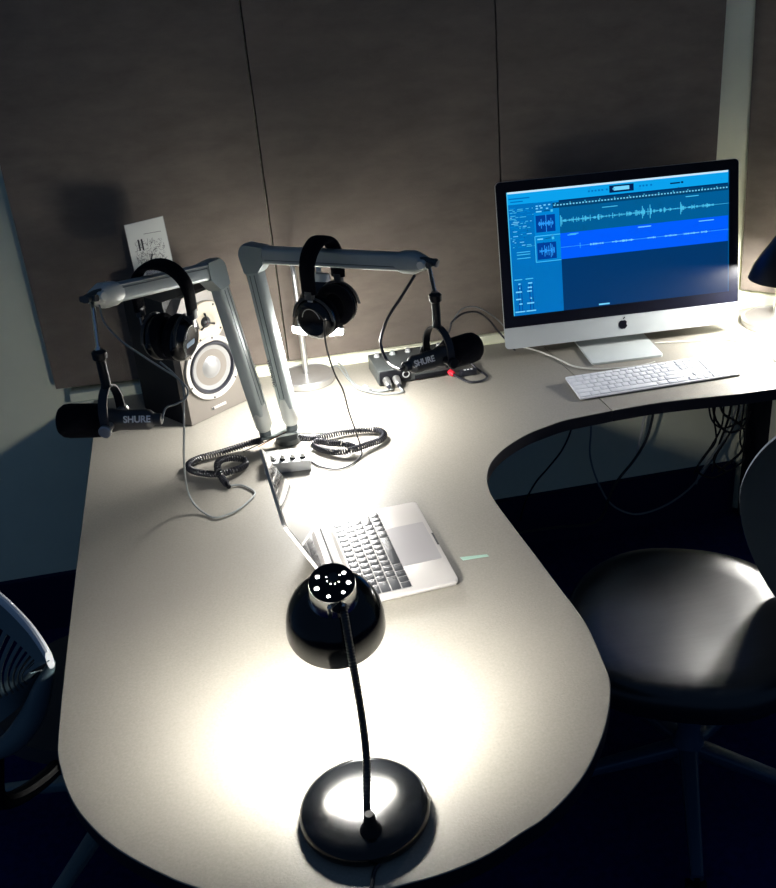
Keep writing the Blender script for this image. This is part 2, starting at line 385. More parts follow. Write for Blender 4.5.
point_light('lamp_light', topr+axr*.148, LAMP_RIGHT, .025, lampR)

# ------------------------------------------------------------------ computer monitor
ir, it = -.0506, .165
U = V((math.cos(ir), math.sin(ir), 0)); N = V((-math.sin(ir), math.cos(ir), 0)); T = V((0, 0, math.cos(it)))+N*math.sin(it); FN = U.cross(T).normalized()   # FN faces the viewer
SO = V((.9965, 2.4656, .1215))          # centre of the lower edge of the lit picture
mon = thing('computer_monitor', V((SO.x, SO.y+.06, 0)), 'silver all-in-one computer with wide black-bezel screen showing blue audio tracks', 'computer')
def S(u, v, d=0): return SO + U*u + T*v + FN*d
BW, BT, GB, CB = .327, .349, -.031, -.089
def rrect(x0, x1, y0, y1, r, n=5, br=True):
    out = []
    for cx, cy, a0, k in ((x1-r, y1-r, 0, 1), (x0+r, y1-r, 90, 1), (x0+r, y0+r, 180, br), (x1-r, y0+r, 270, br)):
        if k:
            for i in range(n+1): a = math.radians(a0+90*i/n); out.append((cx+r*math.cos(a), cy+r*math.sin(a)))
        else: out.append((cx+(-r if a0 == 180 else r), cy-r))
    return out
b = MB(); ax3 = (U, T, FN)
o_ = rrect(-BW, BW, CB, BT, .012)
r0 = [S(x, y, -.001) for x, y in o_]; r1 = [S(x, y, -.008) for x, y in o_]
cxx, cyy = 0, .14
def ringp(sc, d): return [b.bm.verts.new(S(x*sc, cyy+(y-cyy)*sc, d)) for x, y in o_]
R0 = ringp(1, -.0015); R1 = ringp(1, -.007); R2 = ringp(.93, -.018); R3 = ringp(.6, -.040); R4 = ringp(.3, -.048)
b._f(R0)
for a, c in ((R0, R1), (R1, R2), (R2, R3), (R3, R4)): b.bridge(a, c)
b._f(list(reversed(R4))); b.build('housing', M_alu_mac, mon, sharp=50)
b = MB(); b.prism(rrect(-BW+.0005, BW-.0005, GB, BT-.0005, .011, br=False), -.0014, .0012, ax3, SO); bez = b.build('bezel_glass', M_glassblk, mon)
# picture
def em(name, r, g, bb_, k=1): return mat('screen_'+name, (0, 0, 0, 1), .4, emit=srgb(r, g, bb_), estr=k*.72, spec=.1)
SM = [em('edge', 200, 235, 255), em('toolbar', 10, 160, 235), em('side', 0, 112, 190), em('head', 0, 132, 215), em('ruler', 0, 66, 112), em('track', 0, 92, 150), em('select', 0, 92, 255), em('dark', 0, 52, 104), em('icon', 0, 62, 150), em('light', 120, 215, 255), em('cyan', 70, 190, 235), em('glyph', 40, 150, 245), em('navy', 0, 30, 80)]
b = MB(); WW, HH = .599, .322
def R(u0, v0, u1, v1, m, d):
    b.mi = m; b.quad([S((u-.5)*WW, (1-v)*HH, .0014+d*.00012) for u, v in ((u0, v1), (u1, v1), (u1, v0), (u0, v0))])
R(0, 0, 1, 1, 7, 0); R(0, 0, 1, .015, 0, 1); R(0, .015, 1, .10, 1, 1); R(0, .10, .115, 1, 2, 1); R(.115, .10, .228, 1, 3, 1); R(0, 0, .004, 1, 10, 2); R(.996, 0, 1, 1, 5, 2)
R(.20, .115, 1, .160, 4, 2); R(.228, .16, 1, .365, 5, 1); R(.228, .365, 1, .575, 6, 1); R(.115, .105, .2, .18, 2, 2); R(.113, .37, .116, .58, 10, 2); R(.115, .366, .228, .372, 10, 2); R(.115, .575, .228, .58, 10, 2)
R(.115, .582, .228, 1, 2, 2)
for k in range(56): u = .205+k*.0142; R(u, .132, u+.007, .142, 9, 3)
for k in range(12): R(.21+k*.0665, .119, .214+k*.0665, .13, 10, 3)
R(.455, .028, .565, .085, 12, 2); R(.475, .04, .545, .07, 9, 3); R(.47, .05, .48, .062, 10, 3)
for u in (.36, .375, .39, .405, .42, .44, .59, .605, .62, .64): R(u, .048, u+.008, .062, 2, 2)
R(.73, .055, .775, .066, 12, 2); R(.78, .052, .79, .066, 12, 2); R(.008, .05, .10, .06, 2, 2); R(.015, .075, .07, .084, 2, 2)
rs = random.Random(4)
for i in range(26):
    v = .125+i*.0125; u = .006+rs.random()*.02
    for k in range(rs.randint(1, 4)): l = rs.uniform(.006, .03); R(u, v, min(u+l, .108), v+.005, rs.choice((9, 10, 10, 3)), 2); u += l+rs.uniform(.004, .02)
    if u > .1: continue
for v in (.48, .5, .53): R(.03, v, .09, v+.006, 10, 2)
for (u0) in (.012, .062):
    R(u0, .70, u0+.035, .708, 10, 2); R(u0+.014, .75, u0+.018, .98, 8, 2); R(u0+.028, .75, u0+.031, .98, 8, 2)
    for v in (.735, .77, .80, .86, .90): R(u0+rs.uniform(0, .02), v, u0+rs.uniform(.024, .034), v+.010, 9, 3)
    R(u0-.004, .965, u0+.04, .974, 9, 3)
for u, v in ((.125, .125), (.14, .125), (.16, .122), (.18, .122), (.125, .145), (.145, .142), (.17, .15)): R(u, v, u+.010, v+.009, 9, 3)
def wave(u0, u1, vc, amp, m, n, rr_, d=4, base=.001, scale=None):
    for k in range(n):
        u = u0+(u1-u0)*k/n; a = amp*(rr_.random()**3)*(scale(k/n) if scale else 1)+base
        R(u, vc-a, u+(u1-u0)/n*1.02, vc+a, m, d)
for v0 in (.205, .425):
    R(.122, v0, .208, v0+.135, 8, 3); wave(.132, .20, v0+.067, .06, 11, 22, rs, 4, .004, lambda t: math.sin(PI*t)+.15)
    R(.125, v0-.035, .15, v0-.026, 9, 3); R(.16, v0-.035, .185, v0-.03, 4, 3); R(.19, v0-.04, .2, v0-.02, 10, 3)
wave(.230, .93, .266, .028, 10, 230, rs, 2, .0018, lambda t: .35+.65*abs(math.sin(9*t))*(1 if t < .75 else .5)); R(.93, .265, 1, .268, 10, 2)
for u, a in ((.231, .045), (.236, .03), (.40, .022), (.465, .022), (.60, .05), (.605, .03), (.635, .055), (.775, .05), (.78, .03), (.70, .022)): R(u, .266-a, u+.0035, .266+a, 10, 3)
R(.228, .478, 1, .480, 10, 2)
for a_, c_ in ((.36, .42), (.46, .56), (.62, .66), (.70, .76), (.79, .86), (.87, .90)): wave(a_, c_, .479, .008, 9, 30, rs, 3, .002)
R(.314, .455, .316, .50, 10, 3); R(.26, .382, .30, .388, 10, 3); R(.58, .38, .64, .387, 9, 3); R(.86, .385, .93, .391, 9, 3); R(.80, .175, .86, .182, 10, 3); R(.42, .19, .49, .196, 10, 2); R(.27, .375, .31, .381, 10, 3); R(.39, .978, .44, .99, 9, 3)
b.build('picture', SM, bez)
# emblem on the chin: bitten apple with leaf
ap = []; NA = 48
for i in range(NA):
    a = 2*PI*i/NA; x = math.sin(a); y = math.cos(a)
    r = 1-.16*math.exp(-((a if a < PI else 2*PI-a)/.42)**2)-.09*math.exp(-((a-PI)/.3)**2)+.07*abs(math.sin(a))*(.6+.4*y)
    px, py = x*r*.95, y*r
    dx, dy = px-1.22, py-.12
    dd = math.hypot(dx, dy)
    if dd < .45: px, py = 1.22+dx/dd*.45, .12+dy/dd*.45
    ap.append((px*.0125, py*.0130-.0578))
b = MB(); b.prism(ap, 0, .0006, (U, T, FN), SO-FN*.0012)
b.prism([(.0005, -.0435), (.003, -.0425), (.006, -.0395), (.0065, -.0365), (.0035, -.0375), (.001, -.0405)], 0, .0006, (U, T, FN), SO-FN*.0012)
b.build('apple_emblem', M_glassblk, mon)
# stand: foot plate and bent neck
b = MB(); fy0 = SO.y-.062; W2 = .098
SW = (U, N, V((0, 0, 1))); so = V((SO.x-.018, SO.y, 0))
b.prism(rrect(-W2, W2, -.108, .075, .010), .0008, .0065, SW, so); b.build('foot_plate', mat('stand_metal', srgb(205, 212, 212), .35, .15), mon)
b = MB(); prof = [(.075, .0), (.078, .05), (.062, .16), (.060, .2)]
pr0 = []
for t in range(9):
    f = t/8; yy = .073 - .005*f + .0*f - .02*f*f; zz = .006+.24*f; pr0.append((yy, zz))
L_ = [[b.bm.verts.new(so+U*sx*(W2-.006*zz) + N*(yy+dy) + V((0, 0, zz))) for (sx, dy) in ((-1, -.003), (1, -.003), (1, .003), (-1, .003))] for yy, zz in pr0]
for p, q in zip(L_, L_[1:]): b.bridge(p, q)
b._f(L_[0]); b._f(L_[-1]); b.build('stand_neck', M_alu_mac, mon)

# ------------------------------------------------------------------ keyboards
def key_mesh(w_, d_, h, inset=.0012):
    b = MB()
    lo = rrect(-w_/2, w_/2, -d_/2, d_/2, .0016, 2); hi = [(x*(1-2*inset/w_), y*(1-2*inset/d_)) for x, y in lo]
    a = [b.bm.verts.new((x, y, 0)) for x, y in lo]; m_ = [b.bm.verts.new((x, y, h*.75)) for x, y in lo]; c_ = [b.bm.verts.new((x, y, h)) for x, y in hi]
    b.bridge(a, m_); b.bridge(m_, c_); b._f(c_); b._f(list(reversed(a)))
    return b
def lay_keys(parent, rows, o, X, Yy, Zz, h, m, gap=.003):
    cache = {}; n = 0; off = world_loc(parent); q = Matrix((X, Yy, Zz)).transposed().to_quaternion()
    for (x, y, w_, d_) in rows:
        k = (round(w_, 4), round(d_, 4))
        if k not in cache:
            ob = key_mesh(w_-gap, d_-gap, h).build('key', m); cache[k] = ob; first = True
        else: ob = cache[k].copy(); COL.objects.link(ob)
        ob.parent = parent; ob.location = V(o) - off + X*(x+w_/2) + Yy*(y-d_/2) ; ob.rotation_mode = 'QUATERNION'; ob.rotation_quaternion = q; n += 1
    return n
kx, ky, kr = .9895, 2.1752, .0099
KX = V((math.cos(kr), math.sin(kr), 0)); KY = V((-math.sin(kr), math.cos(kr), 0))
# slope: back edge raised
KT = (KY*.115+V((0, 0, .009))).normalized(); KN = KX.cross(KT)
kb = thing('keyboard', V((kx, ky, 0)), 'flat white wired keyboard with number pad in front of the monitor', 'keyboard')
K0 = V((kx, ky, .0062))
b = MB(); b.prism(rrect(-.215, .215, 0, .115, .006), -.0035, .0, (KX, KT, KN), K0); b.build('case', M_white, kb)
b = MB(); b.box(K0+KT*.1-KN*.0075, (.42, .02, .008), (KX, KT, KN), .002); b.build('riser', M_white, kb)
rows = []; u = .0191; L0 = -.2125; yt = .1125; frow = .0125
def addrow(y, d_, ws, x0): 
    x = x0
    for w_ in ws: rows.append((x, y, w_*u, d_)); x += w_*u
x0 = L0
F = 15*u/14
x = x0
for i in range(14): rows.append((x, yt, F, frow)); x += F
addrow(yt-frow, u, [1]*13+[2], x0); addrow(yt-frow-u, u, [1.5]+[1]*12+[1.5], x0); addrow(yt-frow-2*u, u, [1.75]+[1]*11+[2.25], x0)
addrow(yt-frow-3*u, u, [2.25]+[1]*10+[2.75], x0); addrow(yt-frow-4*u, u, [1.5, 1.25, 1.5, 6.5, 1.5, 1.25, 1.5], x0)
x1 = x0+15*u+.005
for i in range(3): rows.append((x1+i*u, yt, u, frow))
for j in (0, 1):
    for i in range(3): rows.append((x1+i*u, yt-frow-j*u, u, u))
rows.append((x1+u, yt-frow-3*u, u, u))
for i in range(3): rows.append((x1+i*u, yt-frow-4*u, u, u))
x2 = x1+3*u+.005; u2 = (.2125-x2)/4
for i in range(4): rows.append((x2+i*u2, yt, u2, frow))
for j in range(4):
    for i in range(4):
        if i == 3 and j == 3: continue
        rows.append((x2+i*u2, yt-frow-j*u, u2, u))
rows.append((x2, yt-frow-4*u, 2*u2, u)); rows.append((x2+2*u2, yt-frow-4*u, u2, u)); rows.append((x2+3*u2, yt-frow-3*u, u2, 2*u))
lay_keys(kb, rows, K0, KX, KT, KN, .0024, M_white, .0024)

# mouse, cut by the right edge
mp = Z(786, 361); ms = thing('computer_mouse', mp, 'white computer mouse at the right edge beside the keyboard', 'mouse')
b = MB(); b.sphere(mp+V((0, 0, .006)), .05, 16, (.58, 1, .42)); 
for v in b.bm.verts: v.co.z = max(v.co.z, .001)
b.build('shell', M_white, ms); b = MB(); b.sphere(mp+V((0, .028, .0255)), .004, 8); b.build('scroll_ball', M_grey_l, ms)

# ------------------------------------------------------------------ laptop
mx, my, mr = .309, 1.5096, .0716; MW, MD = .299, .2086
LU = V((math.cos(mr), math.sin(mr), 0)); LV = V((-math.sin(mr), math.cos(mr), 0)); LZ = V((0, 0, 1))
LO = V((mx, my, 0))                       # near front corner; hinge lies at -LU*MD
lap = thing('laptop', LO-LU*MD/2+LV*MW/2, 'open silver laptop with black keys behind the gooseneck lamp', 'laptop')
b = MB(); pl = rrect(-MD, 0, 0, MW, .010)
Rr = [[b.bm.verts.new(LO+LU*x+LV*y+LZ*z) for x, y in [((px+MD/2)*s-MD/2, (py-MW/2)*s+MW/2) for px, py in pl]] for z, s in ((.0025, .95), (.006, .985), (.0095, 1), (.0145, 1), (.0152, .996))]
for a, c in zip(Rr, Rr[1:]): b.bridge(a, c)
b._f(list(reversed(Rr[0]))); b._f(Rr[-1]); b.build('base', M_alu, lap, sharp=50)
for sx in (.08, .92):
    for sy in (.08, .92):
        b = MB(); b.cyl(LO-LU*MD*sx+LV*MW*sy+LZ*.0004, LO-LU*MD*sx+LV*MW*sy+LZ*.004, .006); b.build('foot', M_navy, lap)
KL = MW-.272
b = MB(); b.prism([(-MD+.018, KL/2-.001), (-MD+.124, KL/2-.001), (-MD+.124, MW-KL/2+.001), (-MD+.018, MW-KL/2+.001)], .0001, .0004, (LU, LV, LZ), LO+LZ*.0152); b.build('keyboard_well', mat('key_well', srgb(150, 148, 146), .4, .3), lap)
b = MB(); b.prism(rrect(-.092, -.008, MW/2-.068, MW/2+.068, .003), 0, .0003, (LU, LV, LZ), LO+LZ*.0152); b.build('trackpad', M_alu2, lap)
b = MB(); b.prism(rrect(-.0035, .0003, MW/2-.022, MW/2+.022, .0015), .0, .0003, (LU, LV, LZ), LO+LZ*.0152); b.build('thumb_notch', M_dgrey, lap)
# keys: X of the keyboard runs along +LV (away from the camera) seen from the sitter at +LU
rows = []; W0 = .272; ku = W0/14.5; 
KO = LO + LZ*.0156 + LU*(-MD+.018+.010) + LV*(KL/2)
def krow(y, d_, ws, x=0):
    tot = sum(ws); k = W0/tot/ku
    for w_ in ws: rows.append((x, -y, w_*ku*k, d_)); x += w_*ku*k
kd = .0192
krow(0, kd, [1]*13+[1.5]); krow(kd, kd, [1.5]+[1]*13); krow(2*kd, kd, [1.8]+[1]*11+[1.8]); krow(3*kd, kd, [2.35]+[1]*10+[2.35])
krow(4*kd, kd, [1, 1, 1, 1.25, 5.2, 1.25, 1, 1, .9, 1])
# sitter's left is at the near end: keyboard X = LV, keyboard Y (towards hinge) = -LU
lay_keys(lap, rows, KO, LV, -LU, LZ, .0009, M_key, .0022)
b = MB(); b.prism(rrect(-.0035, .0045, 0, W0, .001), 0, .0006, (LU, LV, LZ), KO-LU*.0062); b.build('touch_strip', mat('touch_strip', srgb(190, 186, 180), .12, .0, spec=.9), lap)
LA = math.radians(25); LD = (-LU*math.sin(LA)+LZ*math.cos(LA)); LN = LV.cross(LD).normalized()
hg = LO-LU*(MD+.001)+LZ*.013
b = MB(); b.cyl(hg+LV*.03, hg+LV*(MW-.03), .0055); b.build('hinge', M_dgrey, lap)
b = MB(); b.prism(rrect(0, MW, .004, .2105, .010), -.0028, .0028, (LV, LD, LN), hg); lid = b.build('lid', M_alu, lap)
sg = -1 if LN.dot(LU) < 0 else 1
b = MB(); b.prism(rrect(.004, MW-.004, .012, .2065, .006), 0, .0006, (LV, LD, LN*sg), hg+LN*sg*.0029); b.build('lid_glass', mat('lid_glass', (.01, .01, .014, 1), .22, spec=.8, coat=1), lid)

# ------------------------------------------------------------------ studio monitor speaker
A0, A1 = V((-.168, 2.352, 0)), V((-.028, 2.458, 0)); SU = (A1-A0).normalized(); SNn = V((SU.y, -SU.x, 0)); SWd = (A1-A0).length; SH = .322
spk = thing('studio_speaker', (A0+A1)/2-SNn*.1, 'dark studio speaker with silver baffle, pale tweeter and round woofer, left of the boom arms', 'speaker')
b = MB(); b.prism([(-.006, .0015), (SWd+.006, .0015), (SWd+.006, SH), (-.006, SH)], -.185, -.018, (SU, V((0, 0, 1)), SNn), A0); b.build('cabinet', M_navy, spk)
ch = .03
bf = [(0, .0015), (SWd, .0015), (SWd, .20), (SWd-.012, .235), (SWd-.008, SH-.04), (SWd-.035, SH), (.035, SH), (.008, SH-.04), (.012, .235), (0, .20)]
b = MB(); X3 = (SU, V((0, 0, 1)), SNn)
def at3(p, d): return A0+SU*p[0]+V((0, 0, p[1]))+SNn*d
back = [(-.006, .0015), (SWd+.006, .0015), (SWd+.006, .2), (SWd+.006, .235), (SWd+.006, SH-.03), (SWd-.02, SH), (.02, SH), (-.006, SH-.03), (-.006, .235), (-.006, .2)]
q0 = [b.bm.verts.new(at3(p, -.0178)) for p in back]; q1 = [b.bm.verts.new(at3(p, .002)) for p in bf]
b.bridge(q0, q1); b._f(q1); b._f(list(reversed(q0))); b.build('baffle', M_baffle, spk, sharp=12)
tc_ = at3((SWd/2+.002, .246), .002); wc = at3((SWd/2-.002, .128), .002)
b = MB(); b.lathe(tc_, SNn, [(.053, 0), (.053, .004), (.051, .0055), (.030, .0055), (.022, .004), (.016, .0015)], 48, cap0=False); tw = b.build('tweeter', M_cream, spk)
b = MB(); b.lathe(tc_+SNn*.0016, SNn, [(.014, 0), (.012, .004), (.006, .0075), (.001, .008)], 24); b.build('tweeter_dome', M_dgrey, tw)
for k in range(3):
    a = math.radians(95+120*k); d_ = SU*math.cos(a)+V((0, 0, 1))*math.sin(a)
    b = MB(); b.tube([tc_+SNn*.009, tc_+SNn*.0095+d_*.012, tc_+SNn*.006+d_*.024], [.0015, .0018, .0028], 8); b.build('phase_bar', M_navy, tw)
for k in range(4):
    a = math.radians(45+90*k+10); d_ = SU*math.cos(a)+V((0, 0, 1))*math.sin(a); b = MB(); b.lathe(tc_+d_*.046+SNn*.005, SNn, [(.0028, 0), (.0028, .0012)], 10); b.build('screw', M_navy, tw)
b = MB(); b.lathe(wc, SNn, [(.0815, 0), (.0815, .005), (.080, .007), (.0705, .007), (.068, .004)], 64, cap0=False, cap1=False); wf = b.build('woofer', M_ring, spk)
b = MB(); b.lathe(wc+SNn*.0006, SNn, [(.068, .0035), (.065, .0075), (.061, .0075), (.057, .002)], 64, cap0=False, cap1=False); b.build('surround', M_rubber, wf)
b = MB(); b.lathe(wc+SNn*.0006, SNn, [(.0575, .002), (.050, .0004), (.036, -.0035), (.031, -.003), (.022, .004), (.010, .0078), (.001, .009)], 64, cap0=False); b.build('cone', M_cone, wf, sharp=60)
for k in range(6):
    a = math.radians(22+60*k); d_ = SU*math.cos(a)+V((0, 0, 1))*math.sin(a); b = MB(); b.lathe(wc+d_*.0765+SNn*.0066, SNn, [(.0026, 0), (.0026, .0014)], 10); b.build('screw', M_navy, wf)
b = MB(); b.box(at3((SWd/2, .022), .003), (.045, .007, .002), X3, .0006); bd = b.build('badge', M_ring, spk)
b = MB(); b.box(at3((SWd/2-.019, .022), .0042), (.005, .0065, .0015), X3); b.build('badge_mark', M_ink, bd)
# the cabinet sits close to the wall: paper stand on top
ps = Y(135, 272, 2.5); ps.z = SH+.0008
pd = V((.975, .22, 0)).normalized(); pt = V((-.03, .10, 1)).normalized(); pn = pd.cross(pt).normalized()
ph = thing('sign_holder', ps+pd*.047, 'small printed card in a clear stand on top of the speaker', 'sign')
b = MB(); b.prism([(-.001, 0), (.096, 0), (.094, .1575), (-.001, .151)], -.0022, -.0004, (pd, pt, pn), ps); b.build('acrylic_stand', M_acrylic, ph)
b = MB(); b.prism([(-.005, -.012), (.100, -.012), (.100, .030), (-.005, .030)], 0, .0016, (pd, V((-pd.y, pd.x, 0)), LZ), ps-LZ*.0004); b.build('stand_foot', M_acrylic, ph)
b = MB(); b.prism([(0, .001), (.094, .001), (.0925, .156), (0, .150)], -.0003, .0003, (pd, pt, pn), ps); card = b.build('card', M_paper, ph)
b = MB(); rs = random.Random(11)
for i in range(330):
    x = rs.uniform(.012, .082); y = rs.uniform(.006, .108); l = rs.uniform(.001, .0045); a = rs.choice((0, .4, 1.2, 1.57, 2.2)); dx, dy = math.cos(a), math.sin(a)
    d1 = pd*dx+pt*dy; d2 = pd*-dy+pt*dx; c_ = ps+pd*x+pt*y+pn*.0006
    b.quad([c_-d1*l-d2*.00035, c_+d1*l-d2*.00035, c_+d1*l+d2*.00035, c_-d1*l+d2*.00035])
for x in (.022, .03): b.quad([ps+pd*x+pt*y+pn*.0007 for x, y in ((x, .085), (x+.004, .085), (x+.004, .112), (x, .112))])
c_ = (.045, .065); b.quad([ps+pd*x+pt*y+pn*.0008 for x, y in ((.042, .058), (.046, .058), (.052, .072), (.048, .072))])
for k in range(14): b.quad([ps+pd*x+pt*y+pn*.0006 for x, y in ((.04+k*.003, .122), (.042+k*.003, .122), (.042+k*.003, .1235), (.04+k*.003, .1235))])
b.build('print', M_ink, card)

# ------------------------------------------------------------------ boom arms
bL, bR = Z(264, 425, .062), Z(291, 419, .062)
eL, eR = P(214, 270, 2.215), P(251, 254, 2.275)
tL, tR = P(92, 298, 1.87), P(428, 263, 2.085)
mtc = Z(289, 441, .0); 
mount = thing('arm_mount', mtc, 'round dark desk mount with a cross bar under the two silver boom arms', 'mount')
b = MB(); b.lathe(mtc, (0, 0, 1), [(.030, .0006), (.031, .004), (.029, .014), (.024, .018), (.020, .026), (.001, .027)], 32); b.build('mount_foot', M_grey, mount)
ba, bb2 = V((bL.x, bL.y, .030)), V((bR.x, bR.y, .030))
b = MB(); b.beam(ba-V((.012, 0, 0)), bb2+V((.014, 0, 0)), .008, .022, (0, 0, 1)); b.build('cross_bar', M_silver, mount)
for (q, r, mm, nm) in (((243, 452), (.0012), M_navy, 0), ((262, 441), .0012, M_copper, 0), ((330, 433), .0016, M_silver_d, 0), ((258, 447), .001, M_copper, 0), ((303, 432), .0012, M_navy, 0)):
    pe = Z(q[0], q[1], .006)
    b = MB(); b.tube(smooth_path([Z(287, 432, .035), Z(283, 438, .034).lerp(pe, .5)+V((0, 0, .006)), pe], 6), r, 6); b.build('wire', mm, mount)

def boom_arm(base, elbow, tip, label, letter_side):
    nrm = (elbow-base).cross(tip-elbow).normalized()
    if nrm.dot(CAM-elbow) < 0: nrm = -nrm
    t = thing('boom_arm', V((base.x, base.y, .035)), label, 'microphone arm', 'silver microphone boom arms')
    la, ua = (elbow-base).normalized(), (tip-elbow).normalized(); LW, LH = .037, .030
    lw = nrm.cross(la).normalized(); uw = nrm.cross(ua).normalized()
    b = MB(); b.cyl(V((base.x, base.y, .036)), V((base.x, base.y, .05)), .014); b.build('pivot_pin', M_silver_d, t)
    b = MB(); lo = V((base.x, base.y, .042))
    pts = []
    for (c, w_, h_) in ((lo, .022, .022), (base+la*.0, .040, .040), (base+la*.028, .041, .040), (base+la*.052, .030, .034)):
        for k in range(20): a = 2*PI*k/20; pts.append(c+lw*w_/2*math.cos(a)+nrm*h_/2*math.sin(a))
    b.hull(pts); b.build('base_shell', M_ivory, t, sharp=60)
    b = MB(); b.beam(base+la*.03, elbow-la*.014, LW, LH, lw); low = b.build('lower_arm', M_silver, t)
    for s_ in (-1, 1):
        b = MB(); b.beam(base+la*.056+nrm*(LH/2-.0002)+lw*s_*.006, elbow-la*.045+nrm*(LH/2-.0002)+lw*s_*.006, .0022, .0016, lw, n=8); b.build('cable_slot', M_silver_d, low)
    b = MB(); pts = []
    for (c, w_, ax_) in ((elbow-la*.040, LW+.003, lw), (elbow-la*.006, LW+.006, lw), (elbow+ua*.006, LW+.006, uw), (elbow+ua*.040, LW+.003, uw)):
        for sx in (-1, 1):
            for sz, k in ((-1, .93), (1, .93), (-.6, 1.0), (.6, 1.0)): pts.append(c+ax_*sx*w_/2*k+nrm*sz*(LH/2+.0022))
    for k in range(24):
        a = 2*PI*k/24
        for sz, rr_ in ((-1, .0225), (-.6, .026), (.6, .026), (1, .0225)): pts.append(elbow+(ua*math.cos(a)+uw*math.sin(a))*rr_+nrm*sz*(LH/2+.0022))
    # keep only the outer half so the elbow reads as a hood over two bars
    b.hull(pts); b.build('elbow_joint', mat('joint_shell', srgb(135, 145, 143), .4, .1), t, sharp=30)
    b = MB(); b.beam(elbow+ua*.014, tip-ua*.03, LW, LH, uw); up_ = b.build('upper_arm', M_silver, t)
    b = MB(); b.beam(elbow+ua*.045+nrm*(LH/2-.0002)-uw*.008, tip-ua*.06+nrm*(LH/2-.0002)-uw*.008, .002, .0016, uw, n=8); b.build('cable_slot', M_silver_d, up_)
    b = MB(); b.beam(elbow+ua*.04+nrm*(LH/2-.0002)-uw*.011*1.2, tip-ua*.06+nrm*(LH/2-.0002)-uw*.011*1.2, .0018, .0016, uw, n=8); b.build('trim_line', M_ivory, up_)
    b = MB(); pts = []
    for (c, w_, h_) in ((tip-ua*.075, .034, .030), (tip-ua*.055, .046, .038), (tip-ua*.030, .048, .040), (tip-ua*.008, .030, .030), (tip+ua*.004, .020, .022)):
        for k in range(24): a = 2*PI*k/24; pts.append(c+uw*w_/2*math.copysign(abs(math.cos(a))**.7, math.cos(a))+nrm*h_/2*math.copysign(abs(math.sin(a))**.7, math.sin(a)))
    b.hull(pts); b.build('end_joint', M_ivory if letter_side < 0 else M_silver, t, sharp=50)
    b = MB(); b.beam(tip+V((0, 0, .012))-ua*.03+nrm*.004, tip+V((0, 0, .0))+ua*.024+nrm*.004, .014, .018, uw, 3); b.beam(tip+ua*.010-nrm*.016, tip+ua*.010+nrm*.020, .012, .012, uw, 3); b.build('tension_clamp', M_grey, t)
    b = MB(); b.lathe(tip-ua*.006+nrm*.012, nrm, [(.010, 0), (.010, .008), (.008, .011)], 24); b.build('pivot_cap', M_ivory, t)
    text_obj('YELLOWTEC', .0115, base+la*(.118)+nrm*(LH/2+.0008)+lw*letter_side*.0125, -la, nrm.cross(-la), M_ink if letter_side > 0 else M_grey_l, 'lettering', low)
    return t, nrm, ua, uw, la
aL, nL, uaL, uwL, laL = boom_arm(bL, eL, tL, 'silver boom arm carrying the left microphone, in front of the speaker', -1)
aR, nR, uaR, uwR, laR = boom_arm(bR, eR, tR, 'silver boom arm carrying the right microphone, reaching towards the monitor', 1)

